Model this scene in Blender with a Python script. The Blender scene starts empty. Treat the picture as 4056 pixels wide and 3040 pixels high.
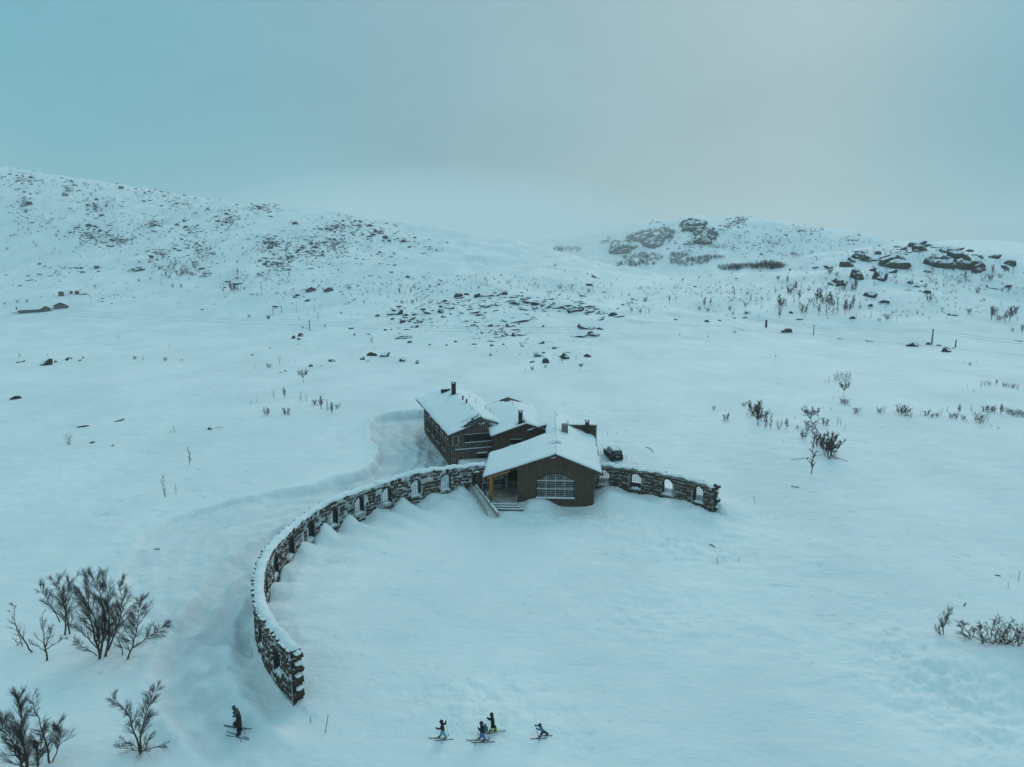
import bpy, math, random
import numpy as np
from mathutils import Vector, Matrix

random.seed(7)
RNG = np.random.default_rng(11)
scene = bpy.context.scene
COL = scene.collection
R = math.radians

# ------------------------------------------------------------------ camera
CAM_H, PITCH, FPX = 36.0, R(11.0), 2864.0
cam_data = bpy.data.cameras.new('camera')
cam_data.sensor_width = 36.0
cam_data.lens = 36.0 * FPX / 4056.0
cam_data.clip_start = 0.5
cam_data.clip_end = 30000
camera = bpy.data.objects.new('camera', cam_data)
camera.location = (0, 0, CAM_H)
camera.rotation_euler = (math.pi / 2 - PITCH, 0, 0)
COL.objects.link(camera)
scene.camera = camera

# ------------------------------------------------------------------ sky and sun
SUN_AZ, SUN_EL = R(21), R(25)          # azimuth east of the view direction (+Y)
sun_dir = Vector((math.sin(SUN_AZ) * math.cos(SUN_EL), math.cos(SUN_AZ) * math.cos(SUN_EL), math.sin(SUN_EL)))
world = bpy.data.worlds.new('World')
scene.world = world
world.use_nodes = True
wt = world.node_tree
wt.nodes.clear()


def N(tree, kind, **inp):
    n = tree.nodes.new(kind)
    for k, v in inp.items():
        if k.startswith('_'):
            setattr(n, k[1:], v)
        else:
            n.inputs[k.replace('__', ' ')].default_value = v
    return n


w_out = N(wt, 'ShaderNodeOutputWorld')
w_bg = N(wt, 'ShaderNodeBackground', Strength=0.1)
w_sky = N(wt, 'ShaderNodeTexSky', _sky_type='NISHITA', _sun_disc=False, _sun_elevation=SUN_EL, _sun_rotation=SUN_AZ)
w_tc = N(wt, 'ShaderNodeTexCoord')
w_dot = N(wt, 'ShaderNodeVectorMath', _operation='DOT_PRODUCT')
w_dot.inputs[1].default_value = sun_dir
wt.links.new(w_tc.outputs['Generated'], w_dot.inputs[0])
w_ramp = N(wt, 'ShaderNodeValToRGB')      # overcast deck: bluer away from the veiled sun, paler round it
cr = w_ramp.color_ramp
cr.elements[0].position = 0.0
cr.elements[0].color = (2.7, 4.75, 5.6, 1)
cr.elements[1].position = 1.0
cr.elements[1].color = (2.65, 4.25, 4.7, 1)
for pos_, col_ in ((0.45, (2.45, 4.7, 5.45, 1)), (0.60, (1.6, 4.15, 5.0, 1)), (0.76, (1.8, 4.1, 4.9, 1)), (0.87, (2.15, 3.85, 4.45, 1)), (0.945, (2.35, 3.95, 4.45, 1))):
    e_ = cr.elements.new(pos_)
    e_.color = col_
wt.links.new(w_dot.outputs['Value'], w_ramp.inputs['Fac'])
w_map = N(wt, 'ShaderNodeMapping')
w_map.inputs['Scale'].default_value = (1.0, 1.0, 2.2)
w_noise = N(wt, 'ShaderNodeTexNoise', Scale=3.2, Detail=6.0, Roughness=0.55)
wt.links.new(w_tc.outputs['Generated'], w_map.inputs['Vector'])
wt.links.new(w_map.outputs['Vector'], w_noise.inputs['Vector'])
w_mr = N(wt, 'ShaderNodeMapRange')
w_mr.inputs['From Min'].default_value = 0.3
w_mr.inputs['From Max'].default_value = 0.7
w_mr.inputs['To Min'].default_value = 0.94
w_mr.inputs['To Max'].default_value = 1.06
wt.links.new(w_noise.outputs['Fac'], w_mr.inputs['Value'])
w_mul = N(wt, 'ShaderNodeVectorMath', _operation='SCALE')
# the cloud thins towards a blue gap over the right-hand horizon
gap_dir = Vector((math.sin(R(50)), math.cos(R(50)), 0.02)).normalized()
w_dot2 = N(wt, 'ShaderNodeVectorMath', _operation='DOT_PRODUCT')
w_dot2.inputs[1].default_value = gap_dir
wt.links.new(w_tc.outputs['Generated'], w_dot2.inputs[0])
w_gap = N(wt, 'ShaderNodeMapRange', _interpolation_type='SMOOTHSTEP')
w_gap.inputs['From Min'].default_value = 0.86
w_gap.inputs['From Max'].default_value = 0.985
w_gap.inputs['To Max'].default_value = 0.95
wt.links.new(w_dot2.outputs['Value'], w_gap.inputs['Value'])
w_gmix = N(wt, 'ShaderNodeMix', _data_type='RGBA')
w_gmix.inputs['B'].default_value = (1.1, 3.5, 4.5, 1)
wt.links.new(w_gap.outputs['Result'], w_gmix.inputs['Factor'])
wt.links.new(w_ramp.outputs['Color'], w_gmix.inputs['A'])
wt.links.new(w_gmix.outputs['Result'], w_mul.inputs[0])
w_sep = N(wt, 'ShaderNodeSeparateXYZ')      # an overcast deck is brighter overhead than at the horizon
wt.links.new(w_tc.outputs['Generated'], w_sep.inputs['Vector'])
w_up = N(wt, 'ShaderNodeMath', _operation='MULTIPLY_ADD', _use_clamp=False)
w_up.inputs[1].default_value = 0.50
w_up.inputs[2].default_value = 0.95
w_cl = N(wt, 'ShaderNodeMath', _operation='MAXIMUM')
w_cl.inputs[1].default_value = 0.0
wt.links.new(w_sep.outputs['Z'], w_cl.inputs[0])
wt.links.new(w_cl.outputs[0], w_up.inputs[0])
w_fac = N(wt, 'ShaderNodeMath', _operation='MULTIPLY')
wt.links.new(w_mr.outputs['Result'], w_fac.inputs[0])
wt.links.new(w_up.outputs[0], w_fac.inputs[1])
wt.links.new(w_fac.outputs[0], w_mul.inputs['Scale'])
w_mix = N(wt, 'ShaderNodeMix', _data_type='RGBA')   # the clear sky only just shows through the cloud
w_mix.inputs['Factor'].default_value = 0.94
wt.links.new(w_sky.outputs['Color'], w_mix.inputs['A'])
wt.links.new(w_mul.outputs['Vector'], w_mix.inputs['B'])
wt.links.new(w_mix.outputs['Result'], w_bg.inputs['Color'])
wt.links.new(w_bg.outputs['Background'], w_out.inputs['Surface'])

sun_data = bpy.data.lights.new('sun', 'SUN')
sun_data.energy = 0.85
sun_data.angle = R(34)
sun_data.color = (1.0, 0.93, 0.84)
sun = bpy.data.objects.new('sun', sun_data)
sun.rotation_euler = (-sun_dir).to_track_quat('-Z', 'Y').to_euler()
sun.location = (80, 60, 120)
COL.objects.link(sun)

vs = scene.view_settings
vs.view_transform = 'Standard'
vs.look = 'None'
vs.exposure = 0.0
vs.gamma = 1.0
vs.use_curve_mapping = False
scene.render.engine = 'CYCLES'
cy = scene.cycles
cy.use_denoising = True
cy.max_bounces = 6
cy.diffuse_bounces = 3
cy.glossy_bounces = 2
cy.volume_bounces = 3
cy.use_adaptive_sampling = True
cy.volume_step_rate = 4.0


# ------------------------------------------------------------------ materials
def new_mat(name):
    m = bpy.data.materials.new(name)
    m.use_nodes = True
    t = m.node_tree
    b = t.nodes['Principled BSDF']
    b.inputs['Specular IOR Level'].default_value = 0.3
    return m, t, b


def noise_node(t, scale, detail=3.0, coords='Object', rough=0.5, sc=None):
    tc = t.nodes.new('ShaderNodeTexCoord')
    n = N(t, 'ShaderNodeTexNoise', Scale=scale, Detail=detail, Roughness=rough)
    src = tc.outputs[coords]
    if sc:
        mp = t.nodes.new('ShaderNodeMapping')
        mp.inputs['Scale'].default_value = sc
        t.links.new(src, mp.inputs['Vector'])
        src = mp.outputs['Vector']
    t.links.new(src, n.inputs['Vector'])
    return n


def ramp_node(t, src, stops):
    r = t.nodes.new('ShaderNodeValToRGB')
    el = r.color_ramp.elements
    while len(el) < len(stops):
        el.new(0.5)
    for e, (p, c) in zip(el, stops):
        e.position = p
        e.color = (*c, 1) if len(c) == 3 else c
    t.links.new(src, r.inputs['Fac'])
    return r


def bump_node(t, src, bsdf, strength=0.3, dist=0.05):
    b = N(t, 'ShaderNodeBump', Strength=strength, Distance=dist)
    t.links.new(src, b.inputs['Height'])
    t.links.new(b.outputs['Normal'], bsdf.inputs['Normal'])
    return b


def plain(name, col, rough=0.7, var=0.25, scale=3.0, metallic=0.0, bump=0.0, sc=None, coords='Object'):
    m, t, b = new_mat(name)
    n = noise_node(t, scale, 4.0, coords, 0.6, sc)
    lo = tuple(c * (1 - var) for c in col)
    hi = tuple(min(1, c * (1 + var)) for c in col)
    r = ramp_node(t, n.outputs['Fac'], [(0.3, lo), (0.7, hi)])
    t.links.new(r.outputs['Color'], b.inputs['Base Color'])
    b.inputs['Roughness'].default_value = rough
    b.inputs['Metallic'].default_value = metallic
    if bump:
        bump_node(t, n.outputs['Fac'], b, 0.5, bump)
    return m


SNOW_A, SNOW_B = (0.74, 0.78, 0.80), (0.86, 0.88, 0.89)


def snow_material(name, dirt_attr=False, coords='Object'):
    m, t, b = new_mat(name)
    big = noise_node(t, 0.06, 5.0, coords, 0.55, (1, 0.55, 1))
    base = ramp_node(t, big.outputs['Fac'], [(0.32, SNOW_A), (0.62, SNOW_B)])
    col = base.outputs['Color']
    # wind-crust smudges
    sm = noise_node(t, 0.55, 6.0, coords, 0.68, (0.8, 1.2, 1))
    smr = ramp_node(t, sm.outputs['Fac'], [(0.575, (0, 0, 0)), (0.70, (1, 1, 1))])
    mix = N(t, 'ShaderNodeMix', _data_type='RGBA')
    mix.inputs['B'].default_value = (0.50, 0.60, 0.62, 1)
    ms = N(t, 'ShaderNodeMath', _operation='MULTIPLY')
    ms.inputs[1].default_value = 0.9
    pm = noise_node(t, 0.035, 3.0, coords, 0.5)
    pmr = ramp_node(t, pm.outputs['Fac'], [(0.44, (0.08, 0.08, 0.08)), (0.60, (1, 1, 1))])
    pmm = N(t, 'ShaderNodeMath', _operation='MULTIPLY')
    t.links.new(smr.outputs['Color'], pmm.inputs[0])
    t.links.new(pmr.outputs['Color'], pmm.inputs[1])
    t.links.new(pmm.outputs[0], ms.inputs[0])
    t.links.new(ms.outputs[0], mix.inputs['Factor'])
    t.links.new(col, mix.inputs['A'])
    col = mix.outputs['Result']
    if dirt_attr:
        at = N(t, 'ShaderNodeAttribute', _attribute_name='dirt')
        dn = noise_node(t, 1.1, 5.0, coords, 0.65)
        dr = ramp_node(t, dn.outputs['Fac'], [(0.30, (0.25, 0.25, 0.25)), (0.66, (1, 1, 1))])
        dm = N(t, 'ShaderNodeMath', _operation='MULTIPLY')
        t.links.new(at.outputs['Fac'], dm.inputs[0])
        t.links.new(dr.outputs['Color'], dm.inputs[1])
        mx = N(t, 'ShaderNodeMix', _data_type='RGBA')
        mx.inputs['B'].default_value = (0.34, 0.315, 0.28, 1)
        t.links.new(dm.outputs[0], mx.inputs['Factor'])
        t.links.new(col, mx.inputs['A'])
        col = mx.outputs['Result']
    if dirt_attr:
        pk = N(t, 'ShaderNodeAttribute', _attribute_name='packed_shade')
        px = N(t, 'ShaderNodeMix', _data_type='RGBA')
        px.inputs['B'].default_value = (0.56, 0.62, 0.66, 1)  # compacted snow, with the bluish shade of the track put into the colour
        t.links.new(pk.outputs['Fac'], px.inputs['Factor'])
        t.links.new(col, px.inputs['A'])
        col = px.outputs['Result']
    t.links.new(col, b.inputs['Base Color'])
    b.inputs['Roughness'].default_value = 0.75
    b.inputs['Specular IOR Level'].default_value = 0.2
    n1 = noise_node(t, 1.6, 6.0, coords, 0.62, (0.85, 1.15, 1))
    n2 = noise_node(t, 0.22, 5.0, coords, 0.6, (0.7, 1.1, 1))
    ad = N(t, 'ShaderNodeMath', _operation='MULTIPLY_ADD')
    ad.inputs[1].default_value = 4.0
    t.links.new(n2.outputs['Fac'], ad.inputs[0])
    t.links.new(n1.outputs['Fac'], ad.inputs[2])
    # sharp little wind ripples, only in patches
    n3 = noise_node(t, 0.9, 4.0, coords, 0.6, (0.7, 1.3, 1))
    rg = N(t, 'ShaderNodeMath', _operation='SUBTRACT')
    rg.inputs[1].default_value = 0.5
    t.links.new(n3.outputs['Fac'], rg.inputs[0])
    ab = N(t, 'ShaderNodeMath', _operation='ABSOLUTE')
    t.links.new(rg.outputs[0], ab.inputs[0])
    n4 = noise_node(t, 0.045, 3.0, coords, 0.5)
    mk = ramp_node(t, n4.outputs['Fac'], [(0.42, (0, 0, 0)), (0.58, (1, 1, 1))])
    ml = N(t, 'ShaderNodeMath', _operation='MULTIPLY')
    t.links.new(ab.outputs[0], ml.inputs[0])
    t.links.new(mk.outputs['Color'], ml.inputs[1])
    a2 = N(t, 'ShaderNodeMath', _operation='MULTIPLY_ADD')
    a2.inputs[1].default_value = -1.3
    t.links.new(ml.outputs[0], a2.inputs[0])
    t.links.new(ad.outputs[0], a2.inputs[2])
    bump_node(t, a2.outputs[0], b, 0.6, 0.16)
    return m


def snowy_stone(name, lo, hi, snow_z0, snow_z1, nscale=1.2, plaster=0.0):
    """dark stone with snow lying on the faces that look upwards"""
    m, t, b = new_mat(name)
    n = noise_node(t, nscale, 6.0, 'Object', 0.65)
    st = ramp_node(t, n.outputs['Fac'], [(0.3, lo), (0.7, hi)])
    geo = t.nodes.new('ShaderNodeNewGeometry')
    sep = t.nodes.new('ShaderNodeSeparateXYZ')
    t.links.new(geo.outputs['Normal'], sep.inputs['Vector'])
    n2 = noise_node(t, nscale * 2.5, 4.0, 'Object', 0.6)
    ma = N(t, 'ShaderNodeMath', _operation='MULTIPLY_ADD')
    ma.inputs[1].default_value = 0.7 + plaster
    t.links.new(n2.outputs['Fac'], ma.inputs[0])
    t.links.new(sep.outputs['Z'], ma.inputs[2])
    mr = N(t, 'ShaderNodeMapRange')
    mr.inputs['From Min'].default_value = snow_z0 + 0.35
    mr.inputs['From Max'].default_value = snow_z1 + 0.35
    t.links.new(ma.outputs[0], mr.inputs['Value'])
    mx = N(t, 'ShaderNodeMix', _data_type='RGBA')
    mx.inputs['B'].default_value = (0.80, 0.83, 0.85, 1)
    t.links.new(mr.outputs['Result'], mx.inputs['Factor'])
    t.links.new(st.outputs['Color'], mx.inputs['A'])
    t.links.new(mx.outputs['Result'], b.inputs['Base Color'])
    b.inputs['Roughness'].default_value = 0.85
    bump_node(t, n.outputs['Fac'], b, 0.6, 0.08)
    return m


M = {}
M['ground'] = snow_material('snow_ground', True)
M['snow'] = snow_material('snow_loose')
M['rock'] = snowy_stone('rock_snow_topped', (0.016, 0.013, 0.012), (0.055, 0.042, 0.033), 0.52, 0.74, 0.7)
M['farrock'] = snowy_stone('rock_hillside', (0.022, 0.019, 0.018), (0.06, 0.050, 0.044), 0.55, 0.8, 0.3)
M['stone'] = snowy_stone('wall_stone', (0.026, 0.016, 0.011), (0.105, 0.068, 0.045), 0.74, 0.95, 1.6)
M['stone_dark'] = plain('wall_stone_reveal', (0.035, 0.031, 0.028), 0.9, 0.4, 2.0, bump=0.05)
M['mortar_snow'] = snowy_stone('joints_packed_with_snow', (0.035, 0.026, 0.02), (0.70, 0.72, 0.73), 0.5, 0.7, 1.1)
M['mortar_dark'] = snowy_stone('joints_grey_mortar', (0.03, 0.027, 0.023), (0.40, 0.39, 0.37), 0.5, 0.7, 1.5)
M['wood'] = plain('weathered_dark_boards', (0.080, 0.051, 0.034), 0.85, 0.45, 1.6, sc=(6, 6, 0.5), bump=0.01)
M['batten_frost'] = plain('frosted_battens', (0.27, 0.24, 0.21), 0.85, 0.9, 1.4, sc=(3, 3, 1.2))
M['batten'] = plain('weathered_battens', (0.165, 0.112, 0.076), 0.85, 0.55, 1.2, sc=(9, 9, 0.7))
M['roof'] = plain('dark_roofing', (0.028, 0.027, 0.026), 0.8, 0.3, 1.0, bump=0.01)
M['fascia'] = plain('fascia_board', (0.075, 0.050, 0.036), 0.8, 0.3, 2.0)
M['orange'] = plain('oiled_pine', (0.42, 0.17, 0.045), 0.65, 0.3, 2.0, sc=(5, 5, 0.6))
M['concrete'] = plain('concrete', (0.30, 0.27, 0.235), 0.9, 0.2, 1.5)
M['metal'] = plain('dark_steel', (0.045, 0.045, 0.045), 0.5, 0.2, 3.0, metallic=0.6)
M['grille'] = plain('steel_grille', (0.05, 0.065, 0.08), 0.6, 0.2, 3.0, metallic=0.3)
M['grey_metal'] = plain('galvanised_duct', (0.17, 0.17, 0.165), 0.55, 0.15, 2.0, metallic=0.4)
M['glass'] = plain('window_glass', (0.025, 0.03, 0.034), 0.08, 0.3, 0.6)
M['glass'].node_tree.nodes['Principled BSDF'].inputs['Specular IOR Level'].default_value = 0.8
M['glass_pale'] = plain('frosted_window_glass', (0.04, 0.038, 0.036), 0.3, 0.6, 1.1)
M['frame'] = plain('window_frame_paint', (0.022, 0.020, 0.018), 0.6, 0.2, 3.0)
M['lattice'] = plain('frosted_glazing_bars', (0.26, 0.26, 0.25), 0.7, 0.7, 2.5)
M['pale'] = plain('pale_frame_paint', (0.5, 0.5, 0.48), 0.6, 0.1, 3.0)
M['deck'] = plain('trodden_snow_on_deck', (0.36, 0.325, 0.29), 0.9, 0.4, 0.9, bump=0.03)
M['brown_door'] = plain('brown_boards', (0.16, 0.125, 0.09), 0.8, 0.3, 2.0, sc=(6, 6, 0.6))
M['bark'] = plain('birch_bark', (0.075, 0.052, 0.043), 0.9, 0.45, 3.0)
M['twig'] = plain('birch_twigs', (0.070, 0.048, 0.043), 0.9, 0.3, 2.0)
M['shrub'] = plain('shrub_twigs', (0.048, 0.040, 0.038), 0.9, 0.3, 2.0)
M['pole'] = plain('tarred_pole', (0.035, 0.03, 0.027), 0.85, 0.3, 2.0)
M['wire'] = plain('wire', (0.05, 0.05, 0.05), 0.5, 0.1, 2.0)
M['stake'] = plain('bamboo_stake', (0.10, 0.055, 0.035), 0.8, 0.3, 3.0)
M['cabin'] = plain('cabin_boards', (0.10, 0.085, 0.07), 0.85, 0.3, 1.0)
M['redbox'] = plain('rust_red_boards', (0.15, 0.07, 0.05), 0.85, 0.3, 1.0)
M['carpaint'] = plain('black_car_paint', (0.018, 0.019, 0.021), 0.25, 0.2, 2.0)
M['tyre'] = plain('tyre_rubber', (0.018, 0.018, 0.018), 0.9, 0.2, 4.0)
M['lamp_red'] = plain('tail_lamp', (0.25, 0.02, 0.015), 0.3, 0.1, 4.0)
M['car_snow'] = snowy_stone('snow_dusted_car_paint', (0.018, 0.019, 0.021), (0.03, 0.03, 0.032), 0.72, 0.98, 2.5)


# ------------------------------------------------------------------ mesh helpers
class MB:
    """collects vertices and faces, becomes ONE mesh object"""

    def __init__(self):
        self.v, self.f, self.m = [], [], []

    def add(self, verts, faces, mi=0):
        o = len(self.v)
        self.v.extend(tuple(p) for p in verts)
        for fc in faces:
            self.f.append(tuple(i + o for i in fc))
            self.m.append(mi)
        return self

    def box(self, c, s, rz=0.0, mi=0, mat=None):
        x, y, z = s[0] / 2, s[1] / 2, s[2] / 2
        vs_ = [(-x, -y, -z), (x, -y, -z), (x, y, -z), (-x, y, -z), (-x, -y, z), (x, -y, z), (x, y, z), (-x, y, z)]
        if mat is not None:
            vs_ = [mat @ Vector(p) for p in vs_]
        elif rz:
            ca, sa = math.cos(rz), math.sin(rz)
            vs_ = [(p[0] * ca - p[1] * sa, p[0] * sa + p[1] * ca, p[2]) for p in vs_]
        vs_ = [(p[0] + c[0], p[1] + c[1], p[2] + c[2]) for p in vs_]
        return self.add(vs_, [(0, 3, 2, 1), (4, 5, 6, 7), (0, 1, 5, 4), (1, 2, 6, 5), (2, 3, 7, 6), (3, 0, 4, 7)], mi)

    def lohi(self, lo, hi, mi=0):
        return self.box([(a + b) / 2 for a, b in zip(lo, hi)], [b - a for a, b in zip(lo, hi)], mi=mi)

    def tube(self, p, q, r0, r1=None, n=6, caps=True, mi=0):
        p, q = Vector(p), Vector(q)
        r1 = r0 if r1 is None else r1
        d = (q - p)
        if d.length < 1e-6:
            return self
        d.normalize()
        a = d.orthogonal().normalized()
        b = d.cross(a)
        vs_ = []
        for c, r in ((p, r0), (q, r1)):
            for i in range(n):
                t = 2 * math.pi * i / n
                vs_.append(c + (a * math.cos(t) + b * math.sin(t)) * r)
        fs = [(i, (i + 1) % n, n + (i + 1) % n, n + i) for i in range(n)]
        if caps:
            fs += [tuple(range(n - 1, -1, -1)), tuple(range(n, 2 * n))]
        return self.add(vs_, fs, mi)

    def path(self, pts, radii, n=4, mi=0):
        pts = [Vector(p) for p in pts]
        o = []
        d0 = (pts[1] - pts[0]).normalized()
        a = d0.orthogonal().normalized()
        for i, p in enumerate(pts):
            d = (pts[min(i + 1, len(pts) - 1)] - pts[max(i - 1, 0)])
            d = d.normalized() if d.length > 1e-9 else d0
            a = (a - d * a.dot(d))
            a = a.normalized() if a.length > 1e-6 else d.orthogonal().normalized()
            b = d.cross(a)
            for k in range(n):
                t = 2 * math.pi * k / n
                o.append(p + (a * math.cos(t) + b * math.sin(t)) * radii[i])
        fs = []
        for i in range(len(pts) - 1):
            for k in range(n):
                fs.append((i * n + k, i * n + (k + 1) % n, (i + 1) * n + (k + 1) % n, (i + 1) * n + k))
        return self.add(o, fs, mi)

    def prism(self, poly, y0, y1, mi=0):
        """polygon in local x,z extruded along y"""
        n = len(poly)
        vs_ = [(p[0], y0, p[1]) for p in poly] + [(p[0], y1, p[1]) for p in poly]
        fs = [tuple(range(n)), tuple(range(2 * n - 1, n - 1, -1))]
        fs += [((i + 1) % n, i, n + i, n + (i + 1) % n) for i in range(n)]
        return self.add(vs_, fs, mi)

    def mesh(self, name, mats, smooth=False):
        me = bpy.data.meshes.new(name)
        me.from_pydata([tuple(p) for p in self.v], [], self.f)
        for m in (mats if isinstance(mats, (list, tuple)) else [mats]):
            me.materials.append(m)
        if any(self.m):
            me.polygons.foreach_set('material_index', self.m)
        if smooth:
            me.polygons.foreach_set('use_smooth', [True] * len(me.polygons))
        me.update()
        return me

    def build(self, name, mats, parent=None, smooth=False, **props):
        o = bpy.data.objects.new(name, self.mesh(name, mats, smooth))
        COL.objects.link(o)
        if parent is not None:
            o.parent = parent
        for k, v in props.items():
            o[k] = v
        return o


def empty(name, loc, rz=0.0, label=None, cat=None, group=None):
    o = bpy.data.objects.new(name, None)
    o.location = loc
    o.rotation_euler = (0, 0, rz)
    o.empty_display_size = 0.2
    COL.objects.link(o)
    if label:
        o['label'] = label
    if cat:
        o['category'] = cat
    if group:
        o['group'] = group
    return o


def tag(o, label, cat, group=None):
    o['label'] = label
    o['category'] = cat
    if group:
        o['group'] = group
    return o


# ------------------------------------------------------------------ noise and terrain
def _hash(ix, iy, seed):
    h = (ix.astype(np.int64) * 374761393 + iy.astype(np.int64) * 668265263 + seed * 1274126177) & 0xffffffff
    h = ((h ^ (h >> 13)) * 1274126177) & 0xffffffff
    h = (h ^ (h >> 16)) & 0xffffffff
    return h.astype(np.float64) / 4294967295.0


def vnoise(x, y, seed=0):
    ix, iy = np.floor(x), np.floor(y)
    fx, fy = x - ix, y - iy
    ux, uy = fx * fx * fx * (fx * (fx * 6 - 15) + 10), fy * fy * fy * (fy * (fy * 6 - 15) + 10)
    a, b = _hash(ix, iy, seed), _hash(ix + 1, iy, seed)
    c, d = _hash(ix, iy + 1, seed), _hash(ix + 1, iy + 1, seed)
    return (a + (b - a) * ux) * (1 - uy) + (c + (d - c) * ux) * uy - 0.5


def fbm(x, y, scale, octv=4, seed=0, gain=0.5):
    s, amp = 0.0, 1.0
    x, y = x / scale, y / scale
    for i in range(octv):
        s = s + amp * vnoise(x, y, seed + i * 17)
        x, y = 1.7 * x + 1.1 * y + 13.7, -1.1 * x + 1.7 * y + 7.3
        amp *= gain
    return s


def sstep(a, b, x):
    t = np.clip((x - a) / (b - a), 0, 1)
    return t * t * (3 - 2 * t)


def ray(u, v):
    x, y = (np.asarray(u, float) - 2028) / FPX, (1520 - np.asarray(v, float)) / FPX
    return x, math.cos(PITCH) + y * math.sin(PITCH), -math.sin(PITCH) + y * math.cos(PITCH)


def on_plane(u, v, D):
    """point of the line of sight (u, v) that lies in the upright plane y = D"""
    dx, dy, dz = ray(u, v)
    t = D / dy
    return Vector((float(dx * t), D, float(CAM_H + dz * t)))


def at_z(u, v, z=0.0):
    dx, dy, dz = ray(u, v)
    t = (z - CAM_H) / dz
    return Vector((float(dx * t), float(dy * t), z))


def crest(*pts):
    return np.array([tuple(on_plane(u, v, D)) for u, v, D in pts])


RIDGES = [  # crest line, half width, noise of its outline
    (crest((-1400, 560, 1150), (-600, 610, 1130), (0, 657, 1100), (400, 722, 1080), (700, 770, 1060), (900, 800, 1030), (1130, 815, 980), (1260, 862, 930)), 520),
    (crest((1120, 880, 860), (1300, 868, 800), (1450, 890, 780), (1600, 930, 750), (1760, 985, 720)), 330),
    (crest((1350, 905, 1750), (1700, 912, 1800), (2000, 922, 1800), (2250, 935, 1700)), 800),
    (crest((2080, 950, 1480), (2250, 925, 1430), (2400, 905, 1400), (2600, 868, 1350), (2750, 857, 1330), (2950, 860, 1330), (3200, 902, 1350), (3370, 937, 1400), (3500, 964, 1450), (3750, 985, 1600)), 390),
    (crest((3200, 985, 2500), (3500, 972, 2300), (3700, 985, 2300), (3850, 1000, 2300), (3950, 1008, 2300), (4150, 985, 2300), (4600, 975, 2300), (5600, 960, 2300)), 900),
    (crest((3290, 1065, 500), (3380, 1008, 520), (3500, 985, 535), (3650, 966, 545), (3800, 985, 545), (3950, 1012, 535), (4056, 1042, 525), (4400, 1065, 520), (5000, 1080, 520)), 215),
    (crest((1520, 1220, 420), (1800, 1186, 430), (2050, 1166, 430), (2300, 1186, 400), (2520, 1232, 365)), 125),
]


def seg_field(x, y, pts):
    """distance to a polyline and the height carried along it"""
    best = np.full(x.shape, 1e18)
    zz = np.zeros(x.shape)
    for a, b in zip(pts[:-1], pts[1:]):
        ex, ey = b[0] - a[0], b[1] - a[1]
        t = np.clip(((x - a[0]) * ex + (y - a[1]) * ey) / (ex * ex + ey * ey), 0, 1)
        d = (x - a[0] - ex * t) ** 2 + (y - a[1] - ey * t) ** 2
        k = d < best
        best = np.where(k, d, best)
        if len(a) > 2:
            zz = np.where(k, a[2] + (b[2] - a[2]) * t, zz)
    return np.sqrt(best), zz


def inside_poly(x, y, poly):
    c = np.zeros(x.shape, bool)
    n = len(poly)
    for i in range(n):
        x0, y0 = poly[i]
        x1, y1 = poly[(i + 1) % n]
        k = (y0 > y) != (y1 > y)
        with np.errstate(divide='ignore', invalid='ignore'):
            xi = (x1 - x0) * (y - y0) / (y1 - y0 + 1e-12) + x0
        c ^= k & (x < xi)
    return c


# the ring of the old stone wall
CX, CY, R_IN, R_OUT = 4.5, 73.35, 29.75, 30.65
WIN0, WSTEP = 45.0, 9.14
WING_O = Vector((-10.2, 117.0, 0))
WING_A = R(17.6)
HALL_O = Vector((6.1, 97.0, 0))
HALL_A = R(-3.0)

_bank = [(470, 2420), (480, 2250), (560, 2130), (690, 2060), (820, 2020), (950, 1982), (1021, 1968), (1116, 1942), (1235, 1930), (1320, 1897), (1425, 1876), (1477, 1840), (1491, 1807), (1505, 1797), (1496, 1769), (1467, 1745), (1462, 1690), (1475, 1655), (1520, 1640), (1660, 1622)]
_bank = [tuple(at_z(u, v)[:2]) for u, v in _bank]
PLOW = _bank + [(-16.0, 152), (-13.0, 139), (-9.5, 118), (-2.5, 110), (0.0, 104.3)]
for th in range(100, 212, 6):
    PLOW.append((CX + 31.2 * math.cos(R(th)), CY + 31.2 * math.sin(R(th))))
_strip = [(1637, 1705), (1680, 1690), (1800, 1835), (1705, 1850), (1668, 1790)]
STRIP = [tuple(at_z(u, v, -0.5)[:2]) for u, v in _strip]


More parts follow.
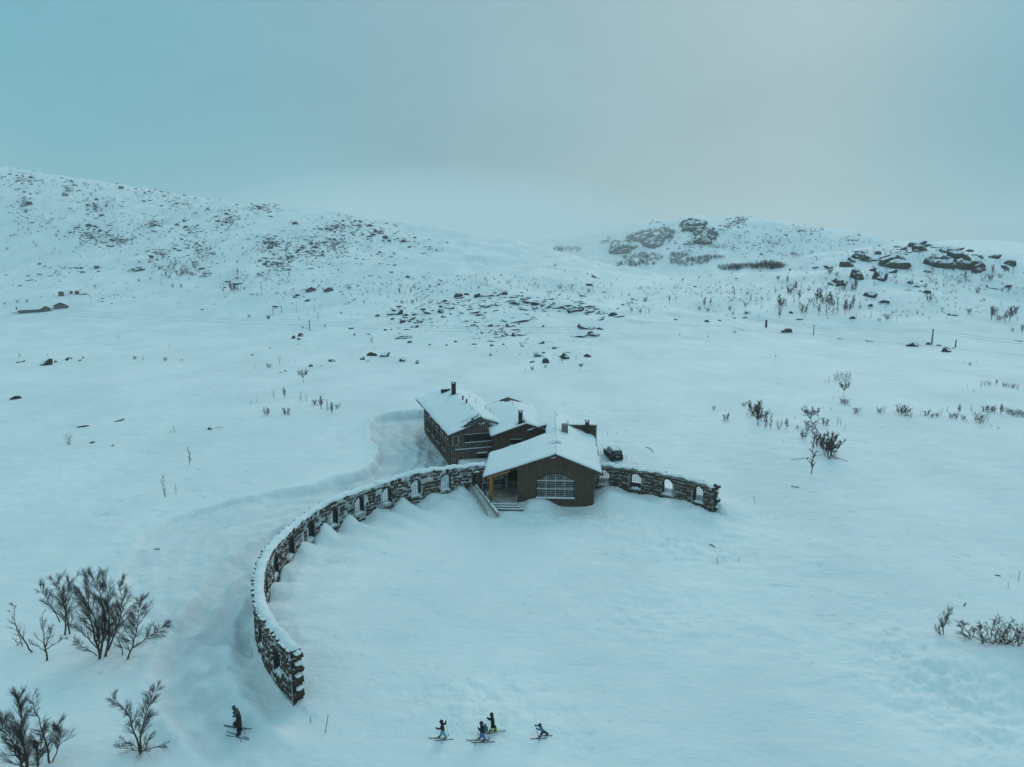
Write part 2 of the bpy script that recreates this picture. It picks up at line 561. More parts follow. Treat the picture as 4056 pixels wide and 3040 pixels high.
def height(x, y, want_dirt=False):
    x = np.asarray(x, float)
    y = np.asarray(y, float)
    r = np.hypot(x, y)
    # the open plain, falling away a little beyond the lodge
    z = -12.0 * sstep(120, 470, np.sqrt(np.maximum(y, 0) ** 2 + 0.25 * x * x))
    far = sstep(140, 500, r)
    z = z + fbm(x, y, 75, 4, 3) * (0.7 + 3.0 * far) * sstep(25, 60, np.hypot(x - CX, y - CY))
    z = z + fbm(x, y * 1.5, 9, 3, 21) * (0.22 + 0.5 * far)
    warp = fbm(x, y, 260, 4, 41)
    hill = np.zeros(x.shape)
    top = z.copy()
    for i, (pts, w) in enumerate(RIDGES):
        d, zc = seg_field(x, y, pts)
        t = np.clip(1 - d * (1 + 0.35 * warp) / w, 0, 1)
        k = t * t * (3 - 2 * t)
        if w < 150:
            k = t * t * (3 - 2 * t)
        h = z + (zc - z) * k
        hill = np.maximum(hill, k)
        m = np.maximum(top, h)
        top = m + 0.0
    rel = (1 - np.abs(fbm(x, y, 95, 5, 77, 0.55)) * 2.2)
    z = top + hill * (1 - hill * 0.6) * (rel - 0.7) * 9 * sstep(300, 700, r) + hill * fbm(x, y, 22, 4, 91, 0.55) * 3.0
    # distant swells
    z = z + sstep(1900, 3600, r) * (fbm(x, y, 900, 4, 55) * 90)

    # ---- round the ring wall
    px, py = x - CX, y - CY
    rr = np.hypot(px, py)
    th = np.degrees(np.arctan2(py, px)) % 360
    near = (r < 170)
    wob = fbm(x, y, 3.0, 3, 5)
    idx = np.floor((th - WIN0) / WSTEP)
    vary = _hash(idx, idx * 0 + 3, 9)
    shift = fbm(x, y, 6, 3, 23) * 4.5 * sstep(0.8, 4.0, R_IN - rr)
    ph = np.cos(2 * math.pi * (th + shift - WIN0) / WSTEP)        # +1 at windows, -1 between them
    din = R_IN - rr + wob * 0.8
    left = sstep(106, 116, th) * (1 - sstep(196, 212, th))
    prof = np.where(din > -0.2, np.exp(-(np.maximum(din, 0) / (2.2 + 1.2 * fbm(x, y, 7, 2, 12))) ** 1.5), 0.0)
    fade = 1 - 0.55 * sstep(160, 190, th)
    crestd = np.exp(-((din - 5.0) / 3.2) ** 2)
    z = z + left * (din > -0.2) * (fade * prof * (0.80 - 0.62 * ph * (0.55 + 0.9 * vary) + 1.5 * fbm(x, y, 4, 3, 15)) + 0.20 * crestd * (0.5 + 0.5 * np.cos(2 * math.pi * (th - WIN0 - 3) / WSTEP) + 1.2 * fbm(x, y, 4, 2, 16)))
    rightm = sstep(33, 42, th) * (1 - sstep(68, 80, th))
    z = z + rightm * (din > -0.2) * (0.55 * prof + 0.95 * np.exp(-((din - 3.6) / 2.2) ** 2) * (0.5 + 0.5 * sstep(45, 70, th)) + 0.3 * wob * np.exp(-(din / 7) ** 2))
    # wind scoop and bank outside the left arm
    dout = rr - R_OUT + wob * 0.5
    outl = sstep(160, 178, th) * (1 - sstep(222, 236, th))
    z = z + outl * np.where(dout > -0.3, -0.45 * np.exp(-((dout - 0.9) / 1.4) ** 2) + 0.30 * np.exp(-((dout - 4.6) / 1.8) ** 2), 0)
    outm = sstep(104, 112, th) * (1 - sstep(160, 178, th))
    z = z + outm * np.where(dout > -0.3, 0.9 * np.exp(-(np.maximum(dout, 0) / 1.6) ** 2), 0)
    outr = sstep(33, 42, th) * (1 - sstep(76, 82, th))
    z = z + outr * np.where(dout > -0.3, 1.5 * np.exp(-(np.maximum(dout, 0) / 3.2) ** 2), 0)
    trk = sstep(138, 152, th) * (1 - sstep(218, 240, th))
    dt = dout - 5.2 - 1.6 * fbm(x, y, 18, 2, 31)
    rutp = np.cos(dt * 3.4) * np.exp(-(dt / 1.7) ** 2)
    z = z + trk * (dout > 0) * (-0.75 * np.exp(-(np.abs(dt) / 2.3) ** 6) + 0.42 * np.exp(-((np.abs(dt) - 3.0) / 0.8) ** 2) * (0.6 + 1.6 * wob) + 0.10 * rutp)
    # end hollow at the near left arm
    z = z - 0.45 * np.exp(-((x + 18.2) / 3.0) ** 2 - ((y - 50.5) / 3.4) ** 2)

    # ---- ploughed yard west of the wing
    lim = near & (x < 12) & (y > 52)
    dirt = np.zeros(x.shape)
    packed_shade = trk * (dout > 0) * np.exp(-(np.abs(dt) / 2.4) ** 4) * np.clip(0.6 + 1.6 * fbm(x, y, 2.5, 3, 35) + 0.25 * rutp, 0, 1)  # compacted track; its shaded blue-grey tone is painted in with it
    if lim.any():
        xs, ys = x[lim], y[lim]
        ins = inside_poly(xs, ys, PLOW)
        dd, _ = seg_field(xs, ys, np.array(_bank))
        dd = dd + fbm(xs, ys, 2.2, 3, 8) * 0.9
        fade2 = 0.35 + 0.65 * sstep(-38, -20, xs) 
        dpth = np.where(ins, 1.0, 0.0) * sstep(0.0, 0.7, dd) * fade2
        tr = fbm(xs, ys, 1.1, 3, 19)
        # wheel ruts along the drive
        rut = np.sin(dd * 2.4 + fbm(xs, ys, 6, 2, 4) * 2.5)
        z[lim] = z[lim] - dpth * 1.5 + np.where(ins, 0.0, 0.42 * fade2 * np.exp(-(dd / 1.3) ** 2)) + dpth * (0.17 * rut + 0.22 * tr)
        ds, _ = seg_field(xs, ys, np.array(STRIP + STRIP[:1]))
        si = inside_poly(xs, ys, STRIP)
        sd = np.where(si, ds, -ds) + fbm(xs, ys, 1.8, 3, 33) * 0.9
        packed_shade[lim] = np.maximum(packed_shade[lim], dpth * np.clip(0.55 + 1.4 * fbm(xs, ys, 2.0, 3, 36) - 0.25 * rut, 0, 1))
        dirt[lim] = 0.95 * sstep(-0.3, 0.9, sd) + 0.20 * dpth
        z[lim] = z[lim] - 0.14 * sstep(-0.2, 0.5, sd)

    # ---- front of the hall: dug-out hollow below the big window, heap by the steps
    ca, sa = math.cos(HALL_A), math.sin(HALL_A)
    hx = (x - HALL_O.x) * ca + (y - HALL_O.y) * sa
    hy = -(x - HALL_O.x) * sa + (y - HALL_O.y) * ca
    z = z - 0.55 * sstep(-1.5, 1.0, hx) * (1 - sstep(5.2, 7.2, hx)) * sstep(-7.5, -4.5, hy) * (1 - sstep(-0.2, 1.2, hy))
    z = z + 0.75 * np.exp(-((hx + 2.3) / 2.1) ** 2 - ((hy + 0.8) / 2.0) ** 2)
    z = z + 0.45 * np.exp(-((hx - 7.6) / 1.6) ** 2 - ((hy - 3.0) / 4.5) ** 2)
    # lumps where the snow was thrown or trodden
    lump = 0.9 * np.exp(-((x - 22) / 9) ** 2 - ((y - 84) / 7) ** 2) + 1.2 * np.exp(-((x - 36) / 6) ** 2 - ((y - 54) / 9) ** 2) \
        + 0.5 * np.exp(-((x - 15) / 8) ** 2 - ((y - 66) / 7) ** 2) + 0.55 * np.exp(-((x + 2) / 7) ** 2 - ((y - 52) / 4) ** 2) \
        + 0.9 * np.exp(-((x - 7) / 8) ** 2 - ((y - 91.5) / 3.5) ** 2) + 0.8 * np.exp(-((x - 18) / 5) ** 2 - ((y - 112) / 6) ** 2)
    z = z + lump * (fbm(x, y, 1.3, 4, 61, 0.6) * 0.55 + fbm(x, y, 4.5, 2, 62) * 0.4)
    z = z + near * fbm(x * 0.6, y * 1.2, 2.6, 3, 14) * 0.10
    # little wind-cut ridges, in patches
    pat = sstep(0.0, 0.28, fbm(x, y, 26, 3, 101))
    z = z + (r < 260) * pat * 0.16 * np.clip(1 - 2.6 * np.abs(fbm(x * 0.75, y * 1.35, 5.5, 3, 103)), 0, 1) ** 2
    # the steps are swept
    swept = sstep(-10.4, -9.6, hx) * (1 - sstep(-4.6, -3.6, hx)) * sstep(-4.0, -3.0, hy) * (1 - sstep(-0.8, 0.5, hy))
    z = np.where(swept > 0, z + swept * np.minimum(0, -0.28 - z), z)
    # bank at the lower right
    z = z + 1.6 * np.exp(-((x - 45) / 6.5) ** 2 - ((y - 57) / 5.0) ** 2)
    # snow mound between the car and the wall
    z = z + 1.1 * np.exp(-((x - 15.5) / 2.0) ** 2 - ((y - 107.5) / 2.5) ** 2)
    if want_dirt:
        dk = np.exp(-((hx + 7.2) / 2.6) ** 2 - ((hy - 1.0) / 5) ** 2) * 0.5
        dk = dk + 0.45 * np.exp(-((hx - 2.6) / 3.0) ** 2 - ((hy + 2.6) / 1.5) ** 2) + 0.35 * np.exp(-((hx - 12) / 2.5) ** 2 - ((hy - 14) / 4) ** 2)
        return z, np.clip(dirt + dk, 0, 1), np.clip(packed_shade, 0, 1) * 0.8
    return z


GRID = {}


def ground_z(x, y):
    """height of the ground sheet as built (bilinear on its own grid)"""
    x, y = np.asarray(x, float), np.asarray(y, float)
    q = np.clip(np.hypot(x, y), GRID['rad'][0], GRID['rad'][-1] * .999)
    a = np.clip(np.arctan2(x, y), GRID['ang'][0], GRID['ang'][-1] * .999)
    i = np.clip(np.searchsorted(GRID['rad'], q) - 1, 0, len(GRID['rad']) - 2)
    j = np.clip(np.searchsorted(GRID['ang'], a) - 1, 0, len(GRID['ang']) - 2)
    fr = (q - GRID['rad'][i]) / (GRID['rad'][i + 1] - GRID['rad'][i])
    fa = (a - GRID['ang'][j]) / (GRID['ang'][j + 1] - GRID['ang'][j])
    Z = GRID['Z']
    return (Z[i, j] * (1 - fa) + Z[i, j + 1] * fa) * (1 - fr) + (Z[i + 1, j] * (1 - fa) + Z[i + 1, j + 1] * fa) * fr


def hit(uv):
    """where the lines of sight through photo points meet the ground"""
    uv = np.asarray(uv, float)
    dx, dy, dz = ray(uv[:, 0], uv[:, 1])
    ts = np.exp(np.linspace(math.log(30), math.log(3300), 900))
    X, Y, Zr = dx[:, None] * ts, dy[:, None] * ts, CAM_H + dz[:, None] * ts
    below = Zr < ground_z(X, Y)
    done = below.any(1)
    k = np.maximum(below.argmax(1), 1)
    lo, hi = ts[k - 1], ts[k]
    for _ in range(12):
        mid = (lo + hi) / 2
        b = CAM_H + dz * mid < ground_z(dx * mid, dy * mid)
        hi = np.where(b, mid, hi)
        lo = np.where(b, lo, mid)
    X, Y = dx * hi, dy * hi
    Z = ground_z(X, Y)
    return [Vector((float(a), float(b), float(c))) if q else None for a, b, c, q in zip(X, Y, Z, done)]


def build_ground():
    rad = [12.0]
    while rad[-1] < 5600:
        q = rad[-1]
        rad.append(q + (0.03 * q if q < 30 else 0.0046 * q if q < 160 else 0.0095 * q if q < 2600 else 0.035 * q))
    rad = np.array(rad)
    a = list(np.arange(-42, 42, 0.11))
    b = list(np.arange(42, 318, 3.0))
    ang = np.radians(np.array(a + b))
    A, Q = np.meshgrid(ang, rad)
    X, Y = Q * np.sin(A), Q * np.cos(A)
    Z, dirt, packed_shade = height(X.ravel(), Y.ravel(), True)
    na, nr = len(ang), len(rad)
    nf = len(a)
    GRID.update(rad=rad, ang=ang[:nf], Z=Z.reshape(nr, na)[:, :nf])
    co = np.stack([X.ravel(), Y.ravel(), Z], 1)
    i = np.arange(nr - 1)[:, None] * na
    j = np.arange(na)[None, :]
    j2 = (j + 1) % na
    quads = np.stack([i + j, i + na + j, i + na + j2, i + j2], -1).reshape(-1, 4)
    me = bpy.data.meshes.new('ground')
    nv = len(co)
    tri = [(int(k), int((k + 1) % na), nv) for k in range(na)]
    co = np.vstack([co, [[0, 0, float(height(np.array([0.0]), np.array([0.0]))[0])]]])
    me.vertices.add(nv + 1)
    me.vertices.foreach_set('co', co.ravel().astype(np.float32))
    nl = quads.size + len(tri) * 3
    me.loops.add(nl)
    me.loops.foreach_set('vertex_index', np.concatenate([quads.ravel(), np.array(tri).ravel()]).astype(np.int32))
    nq, nt = len(quads), len(tri)
    me.polygons.add(nq + nt)
    me.polygons.foreach_set('loop_start', np.concatenate([np.arange(nq) * 4, nq * 4 + np.arange(nt) * 3]).astype(np.int32))
    me.polygons.foreach_set('use_smooth', np.ones(nq + nt, bool))
    me.update(calc_edges=True)
    me.validate()
    at = me.attributes.new('dirt', 'FLOAT', 'POINT')
    at.data.foreach_set('value', np.append(dirt, 0).astype(np.float32))
    at = me.attributes.new('packed_shade', 'FLOAT', 'POINT')
    at.data.foreach_set('value', np.append(packed_shade, 0).astype(np.float32))
    me.materials.append(M['ground'])
    o = bpy.data.objects.new('ground', me)
    o['kind'] = 'structure'
    COL.objects.link(o)
    # make sure it faces upwards
    if me.polygons[nq // 2].normal.z < 0:
        me.flip_normals()
    return o


build_ground()
def wn(x, y, scale, seed, oct_=3):
    return float(fbm(np.array([float(x)]), np.array([float(y)]), scale, oct_, seed)[0])


# ------------------------------------------------------------------ stone ring wall
def stone_mesh(i):
    rnd = random.Random(100 + i)
    b = 0.16
    vs_, fs = [], []
    # bevelled irregular block inside a unit cube: an 8-gon front face pushed out, rectangular back
    ring = [(-.5, -.5 + b), (-.5 + b, -.5), (.5 - b, -.5), (.5, -.5 + b), (.5, .5 - b), (.5 - b, .5), (-.5 + b, .5), (-.5, .5 - b)]
    for y, s in ((-.5, 0.80), (-.28, 1.0), (.5, 1.0)):
        for p in ring:
            vs_.append((p[0] * s + rnd.uniform(-.05, .05), y + rnd.uniform(-.07, .07), p[1] * s + rnd.uniform(-.06, .06)))
    fs.append(tuple(range(7, -1, -1))[::-1])
    for k in range(2):
        for j in range(8):
            fs.append((k * 8 + j, (k + 1) * 8 + j, (k + 1) * 8 + (j + 1) % 8, k * 8 + (j + 1) % 8))
    fs.append(tuple(range(16, 24))[::-1])
    m = MB()
    m.add(vs_, fs)
    me = m.mesh('stone', M['stone'])
    return me, vs_, fs


STONES = [stone_mesh(i) for i in range(9)]
WSILL, WSPRING, WCROWN, WHALF = 0.95, 2.72, 3.28, 0.80


def win_top(d):
    """height of the arch soffit at distance d from the window's middle"""
    t = min(1.0, abs(d) / WHALF)
    return WSPRING + (WCROWN - WSPRING) * (1 - t * t)


def pol(r, thd, z=0.0):
    return Vector((r * math.cos(R(thd)), r * math.sin(R(thd)), z))


def ring_wall(name, t0, t1, hfun, wins, label, mortar, end_at):
    root = tag(empty(name, (CX, CY, 0)), label, 'stone wall')
    root['kind'] = 'thing'
    deg = 1.0 / (math.pi / 180 * 30.2)         # degrees per metre
    core = MB()

    def block(a, b, lo, hi):
        n = max(1, int(abs(b - a) / 0.7) + 1)
        vs_, fs, mi = [], [], []
        for i in range(n + 1):
            th = a + (b - a) * i / n
            l, h = lo(th), hi(th)
            vs_ += [pol(R_IN, th, l), pol(R_OUT, th, l), pol(R_OUT, th, h), pol(R_IN, th, h)]
        o = len(core.v)
        core.v.extend(tuple(p) for p in vs_)
        for i in range(n):
            k = o + i * 4
            for q, m_ in (((0, 4, 7, 3), 0), ((1, 2, 6, 5), 0), ((3, 7, 6, 2), 1), ((0, 1, 5, 4), 1)):
                core.f.append(tuple(k + j for j in q))
                core.m.append(m_)
        core.f.append((o, o + 3, o + 2, o + 1))
        core.m.append(1)
        k = o + n * 4
        core.f.append((k, k + 1, k + 2, k + 3))
        core.m.append(1)

    edges = []
    for w, kind in wins:
        edges.append((w - WHALF * deg, w + WHALF * deg, w, kind))
    edges.sort()
    cur = t0
    for a, b, w, kind in edges:
        block(cur, a, lambda th: -0.8, hfun)
        if kind != 'door':
            block(a, b, lambda th: -0.8, lambda th: WSILL)
        n = 8
        for i in range(n):
            p, q = a + (b - a) * i / n, a + (b - a) * (i + 1) / n
            block(p, q, lambda th, w=w: win_top((th - w) / deg), hfun)
        cur = b
    block(cur, t1, lambda th: -0.8, hfun)
    core.build('core', [M[mortar], M['stone_dark']], root)

    # stones of both faces
    cand = []
    rnd = random.Random(int(t0 * 7))

    def opening(thm, z, hw, hh):
        for a, b, w, kind in edges:
            d = abs(thm - w) / deg
            if d < WHALF + hw * 0.55 + 0.02:
                top = WCROWN + 0.10 if d < WHALF * 0.9 else WSPRING + 0.25
                lo = -1 if kind == 'door' else WSILL
                if lo - hh * 0.5 - 0.02 < z < top + hh * 0.5:
                    return True
        return False

    for face, rad_, sgn in (('in', R_IN, -1), ('out', R_OUT, 1)):
        z = -0.15
        while z < 4.6:
            ch = rnd.uniform(0.36, 0.56)
            th = t0 + rnd.uniform(0, 0.5) * deg
            while th < t1:
                ln = rnd.uniform(0.36, 0.80)
                mid = th + ln * deg / 2
                zc = z + ch / 2 + rnd.uniform(-.11, .11)
                c2 = ch * rnd.uniform(.72, 1.12)
                bare = 0.0 if sgn < 0 else (0.16 if mid < 211 else -0.12)
                if end_at == 'left' and wn(mid * .9, zc * 2.0 + sgn * 9, 1.4, 131) > 0.5 - bare - .28:
                    th += ln * deg
                    continue
                if mid + ln * deg * 0.4 < t1 and zc + ch * 0.35 < hfun(mid) and not opening(mid, zc, ln / 2, ch / 2):
                    cand.append((mid, zc, ln - rnd.uniform(0.02, 0.12), c2 - rnd.uniform(0.0, 0.06), rad_, sgn, rnd.uniform(-0.22, 0.22), rnd.uniform(-0.02, 0.06), rnd.randrange(9)))
                th += ln * deg
            z += ch
    # voussoirs
    for a, b, w, kind in edges:
        for rad_, sgn in ((R_IN, -1), (R_OUT, 1)):
            for i in range(8):
                t = -1 + 2 * (i + 0.5) / 8
                zt = win_top(t * WHALF)
                cand.append((w + t * WHALF * deg * 1.05, zt + 0.17, 0.19, 0.33, rad_, sgn, -t * 0.6 * (-sgn) * -1, 0.05, rnd.randrange(9)))
    # jamb stones: lie through the thickness of the wall
    def place(c):
        mid, zc, ln, ch, rad_, sgn, tilt, proud, k = c
        dep = 0.30
        p = pol(rad_ + sgn * (proud + 0.06 - dep / 2), mid, zc)
        # local -Y looks out of the face
        rz = R(mid) + (math.pi / 2 if sgn > 0 else -math.pi / 2)
        return p, (0, tilt, rz), (ln, dep, ch), k

    cw = Vector((0 - CX, 0 - CY, CAM_H))
    sc = []
    for c in cand:
        p, e, s, k = place(c)
        nrm = pol(c[5], c[0])
        d = cw - p
        vis = max(0.02, nrm.dot(d) / d.length)
        sc.append((c[2] * c[3] * vis / d.length_squared, c))
    sc.sort(key=lambda q: -q[0])
    for i, (q, c) in enumerate(sc[:300]):
        p, e, s, k = place(c)
        o = bpy.data.objects.new('stone', STONES[k][0])
        o.location, o.rotation_euler, o.scale = p, e, s
        o.parent = root
        COL.objects.link(o)
    rest = MB()
    from mathutils import Euler
    for q, c in sc[300:]:
        p, e, s, k = place(c)
        mt = Matrix.Translation(p) @ Euler(e).to_matrix().to_4x4() @ Matrix.Diagonal((*s, 1))
        rest.add([mt @ Vector(v) for v in STONES[k][1]], STONES[k][2])
    if rest.v:
        rest.build('stone_facing', M['stone'], root, kind='stuff')

    # grilles and doors in the openings
    for a, b, w, kind in edges:
        g = MB()
        if kind in ('grille', 'upper'):
            lo = WSILL if kind == 'grille' else 1.75
            for i in range(6):
                d = -WHALF + 0.06 + (2 * WHALF - 0.12) * i / 5
                g.tube(pol(30.2, w + d * deg, lo), pol(30.2, w + d * deg, win_top(d)), 0.026, n=4)
            zz = lo + 0.05
            while zz < WCROWN - 0.1:
                hw = WHALF if zz < WSPRING else WHALF * math.sqrt(max(0, 1 - (zz - WSPRING) / (WCROWN - WSPRING)))
                g.tube(pol(30.2, w - hw * deg, zz), pol(30.2, w + hw * deg, zz), 0.026, n=4)
                zz += 0.31
            g.build('window_grille', M['grille'], root)
        if kind == 'upper':
            bd = MB()
            bd.box(pol(30.25, w, 1.35), (0.06, 2 * WHALF, 0.8), R(w))
            bd.build('shutter_board', M['stone_dark'], root)
        if kind == 'door':
            bd = MB()
            bd.box(pol(30.45, w, 1.3), (0.08, 2 * WHALF, 2.9), R(w))
            bd.build('passage_door', M['brown_door'], root)
        if kind != 'door':
            s = MB()
            vs_ = []
            nn = 7
            for i in range(nn + 1):
                th = w + (-1 + 2 * i / nn) * WHALF * deg
                hgt = 0.10 + 0.16 * math.sin(math.pi * i / nn) + 0.08 * math.sin(i * 2.3 + w)
                for rr_, hh in ((R_IN + 0.02, 0.01), (R_IN + 0.3, hgt), (R_OUT - 0.3, hgt * 1.1), (R_OUT - 0.02, 0.01)):
                    vs_.append(pol(rr_, th, WSILL + hh))
            s.add(vs_, [(i * 4 + j, (i + 1) * 4 + j, (i + 1) * 4 + j + 1, i * 4 + j + 1) for i in range(nn) for j in range(3)])
            s.build('sill_snow', M['snow'], root, smooth=True)

    # snow lying along the top
    cap = MB()
    n = int((t1 - t0) / deg / 0.25)
    prof = [(-0.52, -0.04), (-0.50, 0.16), (-0.34, 0.34), (-0.05, 0.43), (0.22, 0.38), (0.38, 0.22), (0.43, -0.03)]
    if end_at == 'right':
        prof = [(-p, h * 0.8) for p, h in prof[::-1]]
    vs_ = []
    for i in range(n + 1):
        th = t0 + (t1 - t0) * i / n
        x = th * 0.53
        k = 0.85 + 0.55 * float(fbm(np.array([x]), np.array([1.3]), 1.6, 3, 70)[0])
        e = min(1, i / 3, (n - i) / 3) ** 0.5
        for j, (a, h) in enumerate(prof):
            jit = 0.10 * float(fbm(np.array([x * 1.3]), np.array([j * 3.1]), 0.8, 3, 71)[0])
            vs_.append(pol(30.2 + a + jit, th, hfun(th) + (h * k * e if h > 0 else h)))
    m = len(prof)
    cap.add(vs_, [(i * m + j, i * m + j + 1, (i + 1) * m + j + 1, (i + 1) * m + j) for i in range(n) for j in range(m - 1)])
    cap.build('snow_cap', M['snow'], root, smooth=True)

    # coping stones showing through at the outer edge, ragged toothing at the free end
    th = t0 + 1
    while th < t1 - 0.5:
        ln = rnd.uniform(0.3, 0.6)
        zc = hfun(th) + rnd.uniform(-0.02, 0.12)
        o = bpy.data.objects.new('coping_stone', STONES[rnd.randrange(9)][0])
        o.location = pol(R_OUT - 0.02 + rnd.uniform(-0.03, 0.06), th, zc)
        o.rotation_euler = (rnd.uniform(-.2, .2), rnd.uniform(-.2, .2), R(th) + math.pi / 2)
        o.scale = (ln, 0.32, rnd.uniform(0.16, 0.3))
        o.parent = root
        COL.objects.link(o)
        th += rnd.choice((0.55, 0.9, 1.3, 2.2)) if (end_at == 'left' and th > 150) else rnd.uniform(1.5, 5)
    te = t1 if end_at == 'left' else t0
    sg = 1 if end_at == 'left' else -1
    for i, z in enumerate((0.25, 0.80, 1.35, 1.88, 2.42, 2.95, 3.45, 3.85)):
        out = (0.08, 0.52)[i % 2] + rnd.uniform(-0.2, 0.22) * (i % 2)
        z += rnd.uniform(-.1, .1)
        o = bpy.data.objects.new('toothing_stone', STONES[rnd.randrange(9)][0])
        o.location = pol(30.2 + rnd.uniform(-.1, .1), te + sg * (out / 2 - 0.12) * deg, z)
        o.rotation_euler = (rnd.uniform(-.2, .2), rnd.uniform(-.28, .28), R(te) + math.pi / 2 + rnd.uniform(-.25, .25))
        o.scale = (out + 0.3, 0.55 + .4 * (1 - i % 2), 0.48 + rnd.uniform(-.06, .1))
        o.parent = root
        COL.objects.link(o)
        if i % 2:
            s = MB()
            c = pol(30.2, te + sg * (out * 0.62) * deg, z + 0.2)
            ringn = 9
            vs2 = [c + Vector((0.24 * math.cos(2 * math.pi * q / ringn), 0.36 * math.sin(2 * math.pi * q / ringn), 0)) for q in range(ringn)]
            vs2 += [c + Vector((0.17 * math.cos(2 * math.pi * q / ringn), 0.27 * math.sin(2 * math.pi * q / ringn), 0.16)) for q in range(ringn)]
            s.add(vs2, [(q, (q + 1) % ringn, ringn + (q + 1) % ringn, ringn + q) for q in range(ringn)] + [tuple(range(ringn, 2 * ringn))])
            s.build('toothing_snow', M['snow'], root, smooth=True)
    return root


def hL(th):
    return (4.12 - 0.95 * max(0, min(1, (106.6 - th) / 1.2))) + 0.12 * math.sin(th * 0.21) + 0.07 * math.sin(th * 1.1) + 0.05 * math.sin(th * 2.9)


def hR(th):
    return 3.85 + 0.06 * math.sin(th * 0.9) + (0.10 if int(th / 1.7) % 2 else 0.0) - 0.35 * max(0, (46 - th) / 6)


WA = [WIN0 + WSTEP * k for k in range(20)]
ring_wall('stone_wall', 100.0, 224.0, hL, [(w, 'door' if 107 < w < 111 else 'grille') for w in WA if w > 104],
          'long curved dry-stone wall with barred arched openings, sweeping round the left of the courtyard', 'mortar_snow', 'left')
ring_wall('stone_wall', 40.4, 77.5, hR, [(w, {0: 'grille', 1: 'open', 2: 'upper', 3: 'grille'}[k]) for k, w in enumerate(WA[:4])],
          'short dark stone wall with arched openings running right from the front hall', 'mortar_dark', 'right')


# ------------------------------------------------------------------ lodge
def snow_blanket(parent, s0, s1, t0, t1, deck, thick, bare, seed, step=0.3, name='roof_snow'):
    """snow lying on a sloping roof panel; s across the slope, t along the ridge"""
    ns, nt = max(2, int(abs(s1 - s0) / step)), max(2, int((t1 - t0) / step))
    S, T = np.meshgrid(np.linspace(s0, s1, ns + 1), np.linspace(t0, t1, nt + 1), indexing='ij')
    TH = thick * (1 + 0.5 * fbm(S, T, 3.5, 3, seed)) + 0.05 * fbm(S, T, 0.9, 3, seed + 5)
    for (bs, bt, rs, rt, amt) in bare:
        d = np.hypot((S - bs) / rs, (T - bt) / rt) + 0.9 * fbm(S * 0.8, T * 2.2, 1.3, 4, seed + 9)
        TH = TH - amt * (1 - sstep(0.55, 1.15, d)) * (thick + 0.25)
    EJ, EK = fbm(S, T, 1.7, 3, seed + 31), fbm(S, T, 1.3, 3, seed + 37)
    mb = MB()
    vs_ = []
    for i in range(ns + 1):
        for j in range(nt + 1):
            s, t = S[i, j], T[i, j]
            e = min((i if s0 != 0 else 9), ns - i if s1 != 0 else 9, j, nt - j)
            k = (0.35, 0.85, 1.0)[min(e, 2)]
            th_ = TH[i, j]
            if e == 0:          # the edge is never quite straight
                jx, jt = 0.5 * float(EJ[i, j]), 0.5 * float(EK[i, j])
                if (i == 0 and s0 != 0) or (i == ns and s1 != 0):
                    s = s + (jx + .05) * (1 if s > 0 else -1)
                if j == 0:
                    t = t - abs(jt) * .6
                elif j == nt:
                    t = t + jt * .5
            vs_.append((s, t, deck(s) + (th_ * k if th_ > 0 else th_)))
    m = nt + 1
    fs = [(i * m + j, (i + 1) * m + j, (i + 1) * m + j + 1, i * m + j + 1) for i in range(ns) for j in range(nt)]
    if s1 < s0:
        fs = [f[::-1] for f in fs]
    # skirt down to the deck
    rim = [(i, 0) for i in range(ns + 1)] + [(ns, j) for j in range(1, nt + 1)] + [(i, nt) for i in range(ns - 1, -1, -1)] + [(0, j) for j in range(nt - 1, 0, -1)]
    b0 = len(vs_)
    for i, j in rim:
        vs_.append((S[i, j], T[i, j], deck(S[i, j]) - 0.02))
    k = len(rim)
    for q in range(k):
        a, b = rim[q], rim[(q + 1) % k]
        fs.append((a[0] * m + a[1], b0 + q, b0 + (q + 1) % k, b[0] * m + b[1]))
    mb.add(vs_, fs)
    return mb.build(name, M['snow'], parent, smooth=True)


def roof_panel(mb, s0, s1, t0, t1, deck, th=0.22):
    a, b = deck(s0), deck(s1)
    vs_ = []
    for t in (t0, t1):
        vs_ += [(s0, t, a), (s1, t, b), (s1, t, b - th), (s0, t, a - th)]
    mb.add(vs_, [(0, 1, 2, 3), (4, 7, 6, 5), (0, 4, 5, 1), (3, 2, 6, 7), (1, 5, 6, 2), (0, 3, 7, 4)])


def gable_battens(s0, s1, z0, ztop, t, holes, step=0.30, w=0.055, d=0.045):
    mb = MB()
    s = s0 + 0.06
    while s < s1 - 0.03:
        spans = [(z0, ztop(s))]
        for (a, b, lo, hi) in holes:
            if a - w < s < b + w:
                new = []
                h = hi(s) if callable(hi) else hi
                for p, q in spans:
                    if q <= lo or p >= h:
                        new.append((p, q))
                    else:
                        if lo > p:
                            new.append((p, lo))
                        if h < q:
                            new.append((h, q))
                spans = new
        for p, q in spans:
            if q - p > 0.05:
                mb.lohi((s - w / 2, t - d, p), (s + w / 2, t, q))
        s += step
    return mb


def chimney(parent, x, y, z0, z1, w=0.7, open_top=True, bare=True):
    c = MB()
    c.lohi((x - w / 2, y - w / 2, z0), (x + w / 2, y + w / 2, z1))
    ch = c.build('chimney', M['roof'], parent)
    k = MB()
    for dx in (-1, 1):
        for dy in (-1, 1):
            k.lohi((x + dx * w * .38 - .07, y + dy * w * .38 - .07, z1), (x + dx * w * .38 + .07, y + dy * w * .38 + .07, z1 + 0.34))
    k.lohi((x - w * .62, y - w * .62, z1 + 0.34), (x + w * .62, y + w * .62, z1 + 0.44))
    k.build('chimney_hood', M['metal'], ch)
    s = MB()
    s.lohi((x - w * .55, y - w * .55, z1 + 0.44), (x + w * .55, y + w * .55, z1 + 0.53))
    s.build('chimney_snow', M['snow'], ch)
    return ch


